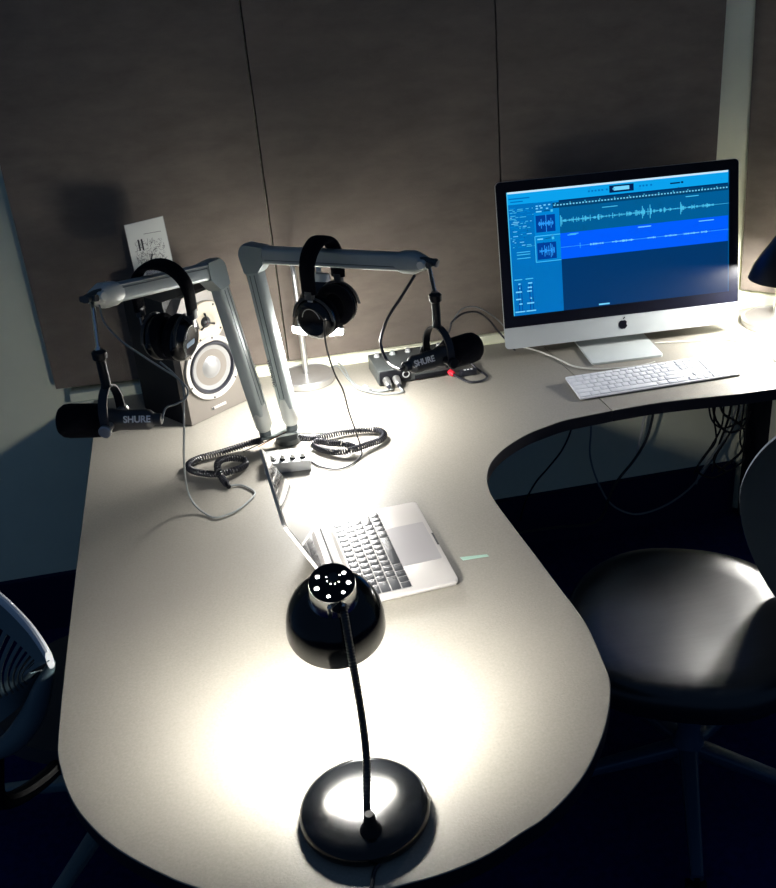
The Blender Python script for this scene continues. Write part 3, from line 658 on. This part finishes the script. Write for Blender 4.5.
# ------------------------------------------------------------------ microphones
def microphone(tip, piv, d, label, yoke_tilt, show_knob, name_side=1):
    """piv: yoke pivot on the body axis; d: unit vector from body tail to foam nose"""
    t = thing('microphone', piv, label, 'microphone', 'black broadcast microphones on the boom arms')
    d = V(d).normalized()
    rt = piv+V((0, 0, .078))
    b = MB(); b.lathe(piv+d*.014, d, [(.024, 0), (.0275, .004), (.0305, .012), (.031, .03), (.0315, .066), (.030, .076), (.025, .083), (.015, .086), (.001, .087)], 40); b.build('windscreen', M_foam, t, sharp=60)
    b = MB(); b.lathe(piv-d*.088, d, [(.0085, 0), (.0105, .002), (.0105, .014), (.0165, .020), (.0185, .024), (.0185, .078), (.0215, .088), (.0225, .100), (.0225, .104)], 36)
    body = b.build('body', mat('mic_body', (.028, .031, .036, 1), .42, .2, spec=.6), t)
    # yoke: a U of flat bar around the body
    hz = d.cross(V((0, 0, 1))).normalized()
    if hz.dot(CAM-piv) < 0: hz = -hz
    b = MB(); pts = []
    for k in range(19):
        a = PI*k/18; pts.append((math.cos(a)*.0405, math.sin(a)*.052+.014 if 0 < k < 18 else .014))
    pts = [(.0405, -.006)] + pts + [(-.0405, -.006)]
    rg = []
    for i, (x, z) in enumerate(pts):
        a_ = V((pts[min(i+1, len(pts)-1)][0]-pts[max(i-1, 0)][0], pts[min(i+1, len(pts)-1)][1]-pts[max(i-1, 0)][1])).normalized(); nx, nz = -a_.y, a_.x
        rg.append([b.bm.verts.new(piv+hz*(x+nx*s1*.0016)+V((0, 0, 1))*(z+nz*s1*.0016)+d*s2*.008) for s1, s2 in ((-1, -1), (1, -1), (1, 1), (-1, 1))])
    for p, q in zip(rg, rg[1:]): b.bridge(p, q)
    b._f(rg[0]); b._f(rg[-1]); b.build('yoke', M_rubber, t, sharp=30)
    for s_ in (-1, 1):
        b = MB(); b.lathe(piv+hz*s_*.022, hz*s_, [(.008, 0), (.008, .020), (.0115, .0205), (.0115, .026), (.010, .028)], 24); b.build('yoke_knob', M_satin if show_knob else M_navy, t)
    b = MB(); b.lathe(piv+V((0, 0, .066)), (0, 0, 1), [(.010, 0), (.0085, .004), (.0085, .050), (.0125, .054), (.0130, .066), (.008, .070)], 24); b.build('swivel_mount', M_navy, t)
    b = MB(); b.lathe(piv+V((0, 0, .130)), tip-(piv+V((0, 0, .130))), [(.0075, 0), (.0075, .008), (.0042, .010), (.0042, (tip-(piv+V((0, 0, .130)))).length-.012)], 16); b.build('hanging_rod', M_chrome, t)
    vw = (CAM-(piv-d*.05)).normalized(); sd = (vw-d*vw.dot(d)).normalized()
    sd = (sd + (d.cross(sd))*0).normalized(); txtx = -d if name_side > 0 else d
    X = txtx if txtx.dot(RT) > 0 else -txtx
    text_obj('SHURE', .0165, piv-d*.049+sd*.0189, X, sd.cross(X), M_letter, 'lettering', body, .0003, .00045)
    return t
pivL = P(114, 420, 1.845); pivR = P(439, 357, 2.07)
pivL = V((tL.x-.002, tL.y-.02, P(114, 418, 1.85).z)) if False else pivL
dL = (P(62, 416, 1.86)-P(160, 414, 1.845)).normalized(); dR = (P(480, 345, 2.13)-P(386, 373, 2.0)).normalized()
micL = microphone(tL, pivL, dL, 'black broadcast microphone with foam windscreen hanging in front of the speaker', 0, True)
micR = microphone(tR, pivR, dR, 'black broadcast microphone with foam windscreen hanging above the audio interface', 0, False)
# mic leads
b = MB(); b.tube(smooth_path([pivR-dR*.088, pivR-dR*.098+V((0, 0, -.001)), P(389, 363, 2.16), P(382, 350, 2.17), P(381, 338, 2.17), P(388, 318, 2.15), P(402, 296, 2.13), P(415, 275, 2.115)], 8), .0032, 8)
tag(b.build('microphone_cable', M_rubber, at=P(382, 350, 2.17)), 'dark microphone lead looping down from the right boom arm to its microphone', 'cable')
b = MB(); b.tube(smooth_path([pivL-dL*.088, P(166, 408, 1.85), P(176, 404, 1.86), P(186, 398, 1.88), P(187, 388, 1.89), P(176, 377, 1.89), P(160, 367, 1.88), P(140, 354, 1.87), P(120, 340, 1.87), P(104, 322, 1.87), tL+V((.01, 0, -.014))], 8), .0018, 8)
tag(b.build('microphone_cable', M_cablegrey, at=P(160, 365, 1.88)), 'thin dark microphone lead drooping from the left boom arm over the speaker', 'cable')

# ------------------------------------------------------------------ headphones
def headphones(c, hx, label, blue, span, drop, swing=0, cupr=.043, tilt=.0, inset=.012):
    """c: top centre of the band; hx: horizontal direction from hidden cup to shown cup"""
    t = thing('headphones', c-V((0, 0, drop)), label, 'headphones', 'black headphones hung over the boom arms')
    hx = V(hx).normalized(); dn = V((0, 0, -1)); fw = hx.cross(dn).normalized(); R2 = span/2
    def arc(n, r, z0): return [(r*math.cos(PI-PI*k/n), z0-r*1.0*math.sin(PI*k/n)) for k in range(n+1)]
    b = MB(); pts = [(-R2, .095)] + arc(20, R2, .056) + [(R2, .095)]
    ztop = .056-R2
    pts = [(x, z-ztop) for x, z in pts]
    rg = []
    for i, (x, z) in enumerate(pts):
        tv = V((pts[min(i+1, len(pts)-1)][0]-pts[max(i-1, 0)][0], pts[min(i+1, len(pts)-1)][1]-pts[max(i-1, 0)][1])).normalized(); nx, nz = tv.y, -tv.x
        f = abs(i-len(pts)/2)/(len(pts)/2); wd = .0215-.005*f; th = .0085-.003*f
        ctr = c+hx*x+dn*z; nv = hx*nx+dn*nz
        rg.append(b.ring(ctr, nv, fw, th, wd, 14, 3))
    for p, q in zip(rg, rg[1:]): b.bridge(p, q)
    b._f(list(reversed(rg[0]))); b._f(rg[-1]); b.build('headband', M_foam, t, sharp=60)
    for s_ in (-1, 1):
        top_ = c+hx*s_*R2+dn*(.095-ztop); cc = c + hx*s_*(R2-inset) + dn*drop + fw*swing
        ax_ = (hx*s_ + dn*tilt).normalized()
        b = MB(); b.beam(top_-dn*.006, top_+dn*.012, .020, .013, fw, 4); sl = b.build('band_end', M_dgrey, t)
        b = MB(); b.beam(top_+dn*.010, top_+dn*.030, .012, .003, fw, 4); b.build('slider', M_satin, t)
        # C-shaped arm, cup, cushion
        b = MB(); b.tube(smooth_path([top_+dn*.026]+[cc+ax_*.016+ (dn*-math.cos(a)+fw*math.sin(a))*(cupr+.003) for a in (0, .5, 1.0, 1.5)], 5), .003, 8); b.tube(smooth_path([top_+dn*.026]+[cc+ax_*.016+(dn*-math.cos(a)-fw*math.sin(a))*(cupr+.003) for a in (0, .5, 1.0, 1.5)], 5), .003, 8); b.build('cup_yoke', M_dgrey, t)
        b = MB(); b.lathe(cc, ax_, [(cupr-.002, 0), (cupr, .003), (cupr, .012), (cupr-.005, .020), (cupr-.014, .025), (cupr-.018, .024), (.001, .0225)], 36); cup = b.build('ear_cup', M_gloss, t, sharp=40)
        b = MB(); b.lathe(cc, -ax_, [(cupr-.002, 0), (cupr+.001, .004), (cupr+.001, .012), (cupr-.004, .018), (cupr-.013, .020), (cupr-.018, .016), (cupr-.02, .006)], 36, cap1=True); b.build('ear_cushion', M_foam, t, sharp=60)
        cx_, cy_, cz_ = frame(ax_)
        b = MB(); ring_ = [cc+ax_*.0235+(cx_*math.cos(a)*.75+cy_*math.sin(a))*(cupr-.016) for a in [PI*.1+PI*.8*k/10 for k in range(11)]]
        b.tube(ring_, .0012, 6); b.build('cup_accent', M_satin, cup)
        if blue:
            b = MB(); b.prism(rrect(-.016, .016, -.013, -.002, .003), 0, .0007, (cx_, cy_, cz_), cc+ax_*.0228); b.build('cup_label', M_blue, cup)
    return t
def harm(a): return a
cL = eL.lerp(tL, .50)
hL = V((nL.x, nL.y, 0)).normalized(); hxL = V((-uaL.y, uaL.x, 0)).normalized()
if hxL.x < 0: hxL = -hxL
hpl = headphones(P(157, 264, 1.985)+V((0, 0, 0)), (hxL*.9+V((.2, 0, 0))), 'black headphones with blue cup labels hung over the left boom arm', True, .116, .152, 0, .046, .15, .038)
hxR = V((-uaR.y, uaR.x, 0)).normalized()
if hxR.y > 0: hxR = -hxR
hpr = headphones(P(319, 240, 2.14), hxR, 'black headphones hung over the right boom arm above the glowing lamp', False, .118, .156, 0, .046, .1, .020)

# ------------------------------------------------------------------ headphone amplifier box
ab = [Z(265, 475), Z(311.5, 470)]; au = (ab[1]-ab[0]).normalized(); av = V((-au.y, au.x, 0)); aw = (ab[1]-ab[0]).length
amp = thing('headphone_amplifier', (ab[0]+ab[1])/2+av*.03, 'small light grey box with four round knobs, below the boom arm mount', 'amplifier')
b = MB(); b.box((ab[0]+ab[1])/2+av*.032+LZ*.0135, (aw, .064, .025), (au, av, LZ), .0012); b.build('case', mat('amp_case', srgb(186, 188, 188), .4, .2), amp)
for k in range(4):
    p = ab[0]+au*(aw*(.2+.215*k))+av*.016+LZ*.026
    b = MB(); b.lathe(p, (0, 0, 1), [(.0075, 0), (.0072, .003), (.0055, .004)], 20); kn = b.build('knob_collar', M_navy, amp)
    b = MB(); b.lathe(p, (0, 0, 1), [(.005, .003), (.0048, .011), (.003, .012)], 20); b.build('knob', M_satin, amp)

# ------------------------------------------------------------------ coiled cords and leads
def lead(pts, r, m, label, name='cable', cat='cable', group=None, k=8, n=8):
    b = MB(); b.tube(smooth_path(pts, k), r, n); return tag(b.build(name, m, at=pts[len(pts)//2]), label, cat, group)
zc = .011
cl = [Z(262, 440, .03), Z(250, 443, .018), Z(222, 452, zc), Z(200, 458, zc), Z(190, 463, zc), Z(189, 468, zc), Z(197, 472, zc), Z(215, 474, zc), Z(232, 471, zc+.004), Z(244, 466, zc), Z(245, 460, zc), Z(235, 458, zc+.01), Z(224, 459, zc+.017), Z(218, 463, zc+.02), Z(218, 470, zc+.016), Z(222, 478, .012), Z(227, 484, .008)]
b = MB(); b.tube(coil_path(cl, .0062, .0058, 8, 10), .0021, 6)
co1 = tag(b.build('coiled_cord', M_rubber, at=Z(215, 465)), 'black coiled headphone cord looped left of the boom arm mount', 'cord')
b = MB(); b.tube(smooth_path(cl[:3], 6), .0048, 8); b.build('cord_core', M_rubber, co1)
b = MB(); b.cyl(Z(226, 482, .009), Z(229, 487, .005), .005); b.build('strain_relief', M_navy, co1)
cr = [Z(300, 438, .03), Z(316, 438, .014), Z(340, 433, zc), Z(362, 430, zc), Z(377, 430, zc), Z(384, 434, zc), Z(380, 440, zc), Z(366, 445, zc+.003), Z(352, 450, zc+.006), Z(338, 452, zc+.003), Z(324, 450, zc), Z(314, 445, zc), Z(318, 441, zc+.01), Z(330, 443, zc+.014), Z(344, 444, zc+.016), Z(354, 447, .014)]
b = MB(); b.tube(coil_path(cr, .0062, .0058, 8, 10), .0021, 6)
co2 = tag(b.build('coiled_cord', M_rubber, at=Z(350, 440)), 'black coiled headphone cord looped right of the boom arm mount', 'cord')
# headphone leads
lead([P(184, 398, 1.93), P(184, 430, 1.96), P(184, 460, 2.0), Z(187, 488, .05), Z(194, 504, .014), Z(206, 514, .003), Z(217, 517.5, .003), Z(236, 511, .003), Z(250, 500, .003), Z(255, 493, .003), Z(249, 488, .003), Z(240, 485, .003), Z(229, 486, .005)], .0021, M_cablegrey, 'thin straight lead hanging from the left headphones and curling on the desk', 'headphone_cable')
lead([P(160, 362, 1.96), P(172, 372, 1.955), P(182, 384, 1.94), P(184.5, 398, 1.93)], .0018, M_cablegrey, 'short end of the left headphone lead below the ear cup', 'headphone_cable')
lead([P(324, 322, 2.1), P(326, 345, 2.15), P(334, 372, 2.2), P(343, 390, 2.24), P(349, 412, 2.3), Z(356, 432, .05), Z(361, 448, .016), Z(361, 456, .004), Z(352, 464, .003), Z(338, 469, .003), Z(322, 467, .003), Z(310, 461, .003)], .0019, M_rubber, 'thin black lead dropping from the right headphones to the coiled cord', 'headphone_cable')
lead([Z(232, 528, .002), Z(240, 517, .002), Z(258, 513, .002)], .0004, M_cablegrey, None) if False else None

# ------------------------------------------------------------------ audio interface
i0, i1 = Z(379, 387.5), Z(454, 374.5); iu = (i1-i0).normalized(); iv = V((-iu.y, iu.x, 0)); iw = (i1-i0).length; idp = .118; ih = .044
itf = thing('audio_interface', (i0+i1)/2+iv*idp/2, 'dark grey audio interface box with knobs, under the right microphone', 'audio interface')
b = MB(); b.box((i0+i1)/2+iv*idp/2+LZ*(ih/2+.003), (iw, idp, ih-.002), (iu, iv, LZ), .003); b.build('case', M_grey, itf)
b = MB(); b.box(i0+iu*.045-iv*.0012+LZ*(ih/2+.003), (.082, .003, ih-.010), (iu, iv, LZ), .001); fp = b.build('socket_panel', M_navy, itf)
b = MB(); b.box(i0+iu*(iw*.5+.045)-iv*.0008+LZ*.011, (iw-.105, .002, .012), (iu, iv, LZ), .0006); b.build('front_strip', M_navy, itf)
b = MB(); b.lathe(i0+iu*.074-iv*.002+LZ*.026, -iv, [(.010, 0), (.010, .002), (.007, .002), (.007, .0005)], 20); b.build('socket', M_grey_l, fp)
for k in range(5):
    p = i0+iu*(.02+k*.043)+iv*(idp-.024)+LZ*(ih+.002)
    b = MB(); b.lathe(p, (0, 0, 1), [(.0085, 0), (.008, .002), (.0062, .008), (.0055, .009)], 18); kn = b.build('knob', M_grey_l if k % 2 == 0 else M_silver, itf)
for k in range(9):
    b = MB(); b.box(i0+iu*(.10+k*.012)+iv*.006+LZ*(ih+.0025), (.006, .006, .003), (iu, iv, LZ), .0008); b.build('button', M_grey_l, itf)
plug_ends = []
for k, xx in enumerate((.020, .046)):
    p = i0+iu*xx-iv*.003+LZ*.020
    pg = thing('xlr_plug', p, ('left', 'right')[k]+' silver connector plugged into the front of the audio interface', 'plug', 'silver plugs in the audio interface')
    d_ = (-iv - LZ*.25).normalized()
    b = MB(); b.lathe(p, d_, [(.0095, 0), (.0098, .012), (.0085, .026), (.0065, .030)], 24); b.build('shell', M_satin, pg)
    b = MB(); b.lathe(p+d_*.030, d_, [(.0055, 0), (.004, .010)], 16); b.build('boot', M_rubber, pg); plug_ends.append(p+d_*.040)
lead([Z(310, 367.5, .004), Z(325, 365, .004), Z(335, 362, .006), Z(344, 368, .004), Z(350, 379, .004), Z(358, 386, .004), Z(366, 388.5, .006), Z(380, 391, .005), Z(392, 389, .005), plug_ends[0]], .0026, M_cablegrey, 'grey cable running from behind the middle lamp to the left interface plug')
lead([Z(331, 367, .004), Z(338, 366, .004), Z(346, 376, .004), Z(356, 387, .004), Z(366, 391, .006), Z(384, 394, .004), Z(402, 392, .004), plug_ends[1]], .0026, M_cablegrey, 'grey cable running below its twin to the right interface plug')
cp = Z(367, 389, .007); cd = (Z(372, 391, .007)-Z(362, 385, .007)).normalized()
b = MB(); b.lathe(cp-cd*.012, cd, [(.008, 0), (.009, .004), (.009, .010), (.0065, .012), (.0065, .026)], 20); tag(b.build('cable_clip', M_grey_l, at=cp), 'small round grey collar gathering the two interface cables', 'cable clip')
rp = Z(449, 371, .010); rd = (Z(460, 379, .008)-rp).normalized()
rpl = thing('red_plug', rp, 'small red connector lying at the right end of the audio interface', 'plug')
b = MB(); b.lathe(rp, rd, [(.006, 0), (.0075, .002), (.0075, .022), (.005, .026)], 16); b.build('grip', M_red, rpl)
b = MB(); b.tube(smooth_path([rp+rd*.026, Z(466, 381, .006), Z(475, 382, .004), Z(484, 380, .004), Z(487, 376, .004), Z(480, 371, .004), Z(474, 366, .01), Z(468, 361, .02)], 6), .0032, 8); b.build('lead', M_rubber, rpl)
bp = Z(468, 372, .009); bx = thing('cable_adapter', bp, 'small black adapter plug with pale marks on the desk, below the right microphone windscreen', 'plug')
b = MB(); b.box(bp, (.045, .018, .016), (iu, iv, LZ), .003); ad = b.build('plug_body', M_rubber, bx)
for k in range(3):
    b = MB(); b.box(bp+iu*(.009*k-.009)+LZ*.0084-iv*.002, (.005, .006, .0006), (iu, iv, LZ)); b.build('plug_mark', M_letter, ad)
lead([Y(452, 322, 2.50), Y(462, 314, 2.53), Y(476, 312, 2.55), Y(488, 319, 2.57), Y(498, 331, 2.58), Y(508, 342, 2.56), Y(516, 352, 2.53)], .0030, M_rubber, 'thick dark cable arching behind the right microphone towards the monitor')
lead([Y(452, 322, 2.515), Y(462, 309, 2.55), Y(476, 307, 2.57), Y(490, 314, 2.58), Y(500, 322, 2.585), Y(512, 336, 2.58)], .0018, M_cablegrey, 'thin grey cable arching above the thicker one beside the monitor')
lead([V((.49, 2.50, .05)), Y(452, 322, 2.50)+V((-.012, 0, -.03)), Y(452, 322, 2.50)+V((-.001, 0, .0))], .0030, M_rubber, 'dark cable end rising out of the audio interface')
lead([Z(515, 345.5, .003), Z(535, 350, .003), Z(556, 358, .003), Z(575, 366.5, .003), Z(600, 369, .003), Z(625, 367.5, .003), Z(641, 365.5, .003), Z(655, 362, .004)], .0022, M_cablewhite, 'white keyboard lead curving round the foot of the monitor stand')
lead([Z(655, 343, .003), Z(690, 341, .003), Z(720, 339, .003), Z(745, 342, .003), Z(765, 346, .003), Z(790, 354, .003)], .0022, M_cablewhite, 'white mouse lead snaking across the desk below the right lamp')
b = MB(); q = [Z(460, 557.5), Z(487, 554.5), Z(489, 556.5), Z(463, 560.5)]; b.prism([(p.x, p.y) for p in q], .0002, .0007); tag(b.build('tape_strip', mat('pale_tape', srgb(150, 185, 170), .5), at=q[0]), 'short pale green strip stuck on the desk right of the laptop', 'tape')

# ------------------------------------------------------------------ cables under the desk
yy = 2.60
def W(pts, r, m, label, y=2.6, group=None): lead([Y(a, b_, y+(.01*math.sin(i))) for i, (a, b_) in enumerate(pts)], r, m, label, 'hanging_cable', 'cable', group)
W([(573, 415), (571, 430), (562, 450), (548, 468), (536, 482), (526, 500), (520, 520)], .0028, M_navy, 'dark cable hanging under the desk, leftmost of the hanging ones', 2.55)
W([(590, 412), (591, 430), (590, 455), (597, 480), (610, 503), (628, 513), (645, 513), (668, 504), (690, 488), (708, 466), (722, 444), (735, 425), (744, 402)], .0030, M_cablegrey, 'pale grey cable sagging in a long curve under the desk')
W([(646, 404), (644, 418), (641, 436), (637, 452), (640, 454)], .0046, M_cablewhite, 'thick white cable hanging straight down under the desk')
W([(654, 404), (652, 420), (646, 440), (634, 460), (618, 480), (609, 498), (603, 515), (590, 524), (560, 527), (530, 531), (510, 534)], .0042, M_dgrey, 'thick dark grey cable dropping and trailing left along the floor under the desk', 2.57)
rs = random.Random(3)
bund = [[(712, 400), (716, 420), (728, 432), (742, 428), (750, 412)], [(716, 400), (714, 418), (716, 440), (706, 455), (697, 470), (712, 478), (730, 470)], [(724, 400), (722, 425), (712, 445), (700, 462), (694, 474)], [(732, 400), (728, 420), (720, 442), (714, 462), (726, 472)], [(740, 398), (736, 420), (726, 440), (716, 456), (712, 472)], [(745, 400), (742, 420), (740, 440), (744, 458), (734, 468), (722, 474)], [(718, 400), (724, 414), (734, 420), (744, 430), (742, 450), (730, 462), (718, 472)], [(708, 402), (712, 420), (722, 428), (736, 424), (746, 418)]]
for i, q in enumerate(bund):
    W(q, .0030 if i % 3 else .0038, M_navy, 'black cable in the tangled bunch hanging under the desk extension below the number pad', 2.50+.02*(i % 4), 'tangled black cables under the desk')
W([(738, 404), (732, 420), (722, 440), (712, 456), (700, 474), (696, 484)], .0032, M_cablegrey, 'pale cable running down through the black tangle under the desk', 2.56)
# vertical black cable cover at the right of the lit wall patch
b = MB(); c_ = Y(760, 440, 2.56); b.box((c_.x+.045, 2.61, -.38), (.14, .012, .69), bevel=.002); tag(b.build('modesty_panel', M_navy, at=(c_.x+.03, 2.57, FL)), 'dark upright panel under the desk right of the tangled cables', 'panel')

# ------------------------------------------------------------------ chairs
def star_base(t, hub, R_, a0, m, zend=FL+.055):
    b = MB(); b.lathe(V((hub.x, hub.y, FL+.07)), (0, 0, 1), [(.03, 0), (.038, .01), (.036, .06), (.026, .075), (.024, .14), (.015, .145), (.014, .30)], 24); b.build('hub', m, t)
    for k in range(5):
        a = math.radians(a0+72*k); d_ = V((math.cos(a), math.sin(a), 0))
        s = V((hub.x, hub.y, FL+.11))+d_*.03; e = V((hub.x, hub.y, FL+.075))+d_*R_
        b = MB(); b.beam(s, e, .034, .040, (0, 0, 1), 4, w2=.020, h2=.026); leg = b.build('leg', m, t)
        ca = MB(); cc = e-V((0, 0, .046)); pr_ = V((-d_.y, d_.x, 0))
        ca.cyl(cc-pr_*.020, cc-pr_*.006, .028); ca.cyl(cc+pr_*.006, cc+pr_*.020, .028); ca.cyl(cc, e, .006); ca.build('caster', M_navy, leg)
sc = V((.815, 1.635, 0)); SZ = -.275
seat = thing('office_chair', V((sc.x, sc.y, FL)), 'black leather swivel chair with glossy padded seat, right of the desk curve', 'chair')
fd = V((-.90, .42, 0)).normalized(); sdv = V((-fd.y, fd.x, 0))
b = MB(); N_ = 56; rings = []
for (s_, z) in ((.80, -.085), (.93, -.075), (.985, -.055), (1.0, -.030), (.985, -.010), (.94, .002), (.85, .007), (.66, .004), (.4, -.003), (.15, -.006)):
    r_ = []
    for k in range(N_):
        a = 2*PI*k/N_; ca, sa = math.cos(a), math.sin(a); f = lambda v, p: math.copysign(abs(v)**p, v)
        x, y = f(ca, .80)*.255*s_, f(sa, .80)*.265*s_
        zz = z - .016*max(0, ca)**2*s_**2 + .010*sa*sa*s_**2
        r_.append(b.bm.verts.new(V((sc.x, sc.y, SZ))+fd*x+sdv*y+LZ*zz))
    rings.append(r_)
for p, q in zip(rings, rings[1:]): b.bridge(p, q)
b._f(list(reversed(rings[0]))); b._f(rings[-1]); b.build('seat', M_leather, seat, sharp=80)
star_base(seat, V((.835, 1.61, 0)), .33, -111, mat('chair_metal', srgb(40, 66, 92), .35, 0))
bc_ = V((1.100, 1.545, -.06)); bn = V((-.93, -.20, .12)).normalized(); bw = V((-.2, .93, 0)).normalized()*1; bu = bn.cross(bw).normalized()
if bu.z < 0: bu = -bu
b = MB(); e1 = MB(); fr = []; bk = []; ed = []
for s_, off in ((1.0, 0), (.75, -.012), (.4, -.020), (.05, -.022)):
    r_ = []; r2_ = []
    for k in range(64):
        a = 2*PI*k/64; ca, sa = math.cos(a), math.sin(a); f = lambda v, p: math.copysign(abs(v)**p, v)
        x, y = f(ca, 1.0)*.225*s_, f(sa, 1.15)*.235*s_
        pz = bc_+bw*x+bu*y+bn*(.045*(x/.225)**2)
        if s_ == 1.0: ed.append(pz+bw*x*.015+bu*y*.015+bn*.012)
        r_.append(b.bm.verts.new(pz+bn*(off+.02))); r2_.append(b.bm.verts.new(pz-bn*(.012)))
    fr.append(r_); bk.append(r2_)
for p, q in zip(fr, fr[1:]): b.bridge(p, q)
for p, q in zip(bk, bk[1:]): b.bridge(q, p)
b.bridge(bk[0], fr[0]); b._f(fr[-1]); b._f(list(reversed(bk[-1]))); b.build('backrest', mat('backrest_fabric', (.002, .006, .011, 1), .85, spec=.15), seat, sharp=70)
e1.tube(ed+ed[:1], .0042, 8); e1.build('backrest_highlight', M_edge_highlight, seat)  # pale tube round the backrest, painting the bright highlight along its edge
b = MB(); b.tube(smooth_path([V((sc.x, sc.y, SZ-.09))-fd*.10, V((sc.x, sc.y, SZ-.10))-fd*.24, bc_-bn*.03-LZ*.20, bc_-bn*.03], 6), .014, 10); b.build('back_support', M_navy, seat)
b = MB(); b.cyl((.835, 1.61, FL+.36), (.835, 1.61, SZ-.075), .022); b.box((.83, 1.60, SZ-.092), (.16, .16, .03), bevel=.008); b.build('seat_plate', M_navy, seat)

# left chair, cut by the frame, pushed under the desk
lc = V((-.43, 1.84, 0))
lch = thing('office_chair', V((lc.x, lc.y, FL)), 'swivel chair with white-topped slotted grey plastic back at the left edge', 'chair')
star_base(lch, V((-.40, 1.86, 0)), .40, 168, mat('chair_metal_left', srgb(90, 112, 120), .4, 0))
b = MB(); b.lathe((lc.x, lc.y, FL+.36), (0, 0, 1), [(.10, 0), (.20, .012), (.215, .03), (.20, .05), (.12, .06), (.001, .058)], 40); b.build('seat', mat('seat_fabric', (.006, .009, .018, 1), .7), lch)
tA, tB = Z(-55, 575, .045), Z(51, 650, .045)      # the top rail from beyond the frame to its near end
top_path = smooth_path([Z(-55, 572, .05), Z(-20, 586, .05), Z(5, 604, .05), Z(28, 627, .048), Z(42, 646, .04), Z(50, 660, .03)], 6)
b = MB(); rg = []
for i, p in enumerate(top_path):
    t_ = (top_path[min(i+1, len(top_path)-1)]-top_path[max(i-1, 0)]).normalized(); sd2 = V((t_.y, -t_.x, 0)).normalized(); w_ = .006
    rg.append(b.ring(p, sd2, V((0, 0, 1)), w_, .018, 12, 3))
for p, q in zip(rg, rg[1:]): b.bridge(p, q)
b._f(rg[0]); b._f(rg[-1]); b.build('top_rail', M_white, lch)
# slotted back shell: ribs between the rail and a lower frame
bot_path = smooth_path([Z(-60, 745, -.12), Z(-30, 742, -.12), Z(0, 722, -.11), Z(20, 706, -.10), Z(36, 690, -.085), Z(48, 668, -.02)], 6)
n = min(len(top_path), len(bot_path)); b = MB()
def shell(i, t):
    p = top_path[i].lerp(bot_path[i], t); return p + V((-.05, -.02, 0))*math.sin(PI*t)*.6
rows_ = 14; grid = [[shell(i, t/rows_) for i in range(n)] for t in range(rows_+1)]
def sheet(i0, i1, t0, t1):
    vs = {}
    for t in range(t0, t1+1):
        for i in range(i0, i1+1):
            for s_ in (0, 1): vs[t, i, s_] = b.bm.verts.new(grid[t][i]+V((-.35, -.9, .1))*.004*s_)
    for t in range(t0, t1):
        for i in range(i0, i1):
            b._f([vs[t, i, 0], vs[t, i+1, 0], vs[t+1, i+1, 0], vs[t+1, i, 0]]); b._f([vs[t, i, 1], vs[t+1, i, 1], vs[t+1, i+1, 1], vs[t, i+1, 1]])
    for t in range(t0, t1):
        for i in (i0, i1): b._f([vs[t, i, 0], vs[t+1, i, 0], vs[t+1, i, 1], vs[t, i, 1]])
    for i in range(i0, i1):
        for t in (t0, t1): b._f([vs[t, i, 0], vs[t, i+1, 0], vs[t, i+1, 1], vs[t, i, 1]])
sheet(0, n-1, 0, 2); sheet(0, n-1, 11, rows_)
for i in range(0, n-1, 2): sheet(i, i+1, 2, 11)
sheet(n-4, n-1, 2, 11)
b.build('back_shell', M_mesh, lch)
fp_ = [Z(52, 662, .01), Z(44, 684, -.04), Z(34, 712, -.10), Z(16, 738, -.14), Z(-6, 752, -.16), Z(-40, 762, -.17)]
b = MB(); b.tube(smooth_path(fp_, 8), [.006+.016*math.sin(PI*i/40) for i in range(41)], 14); b.build('back_frame', M_mesh, lch)
b = MB(); b.tube(smooth_path([Z(-6, 752, -.16), V((-.56, 1.5, -.28)), V((-.50, 1.62, -.345)), V((lc.x, lc.y-.05, FL+.372))], 6), .016, 10); b.build('back_support', M_navy, lch)

# ------------------------------------------------------------------ raise everything so the floor is at zero
for o in SC.objects:
    if o.parent is None: o.location.z += UP
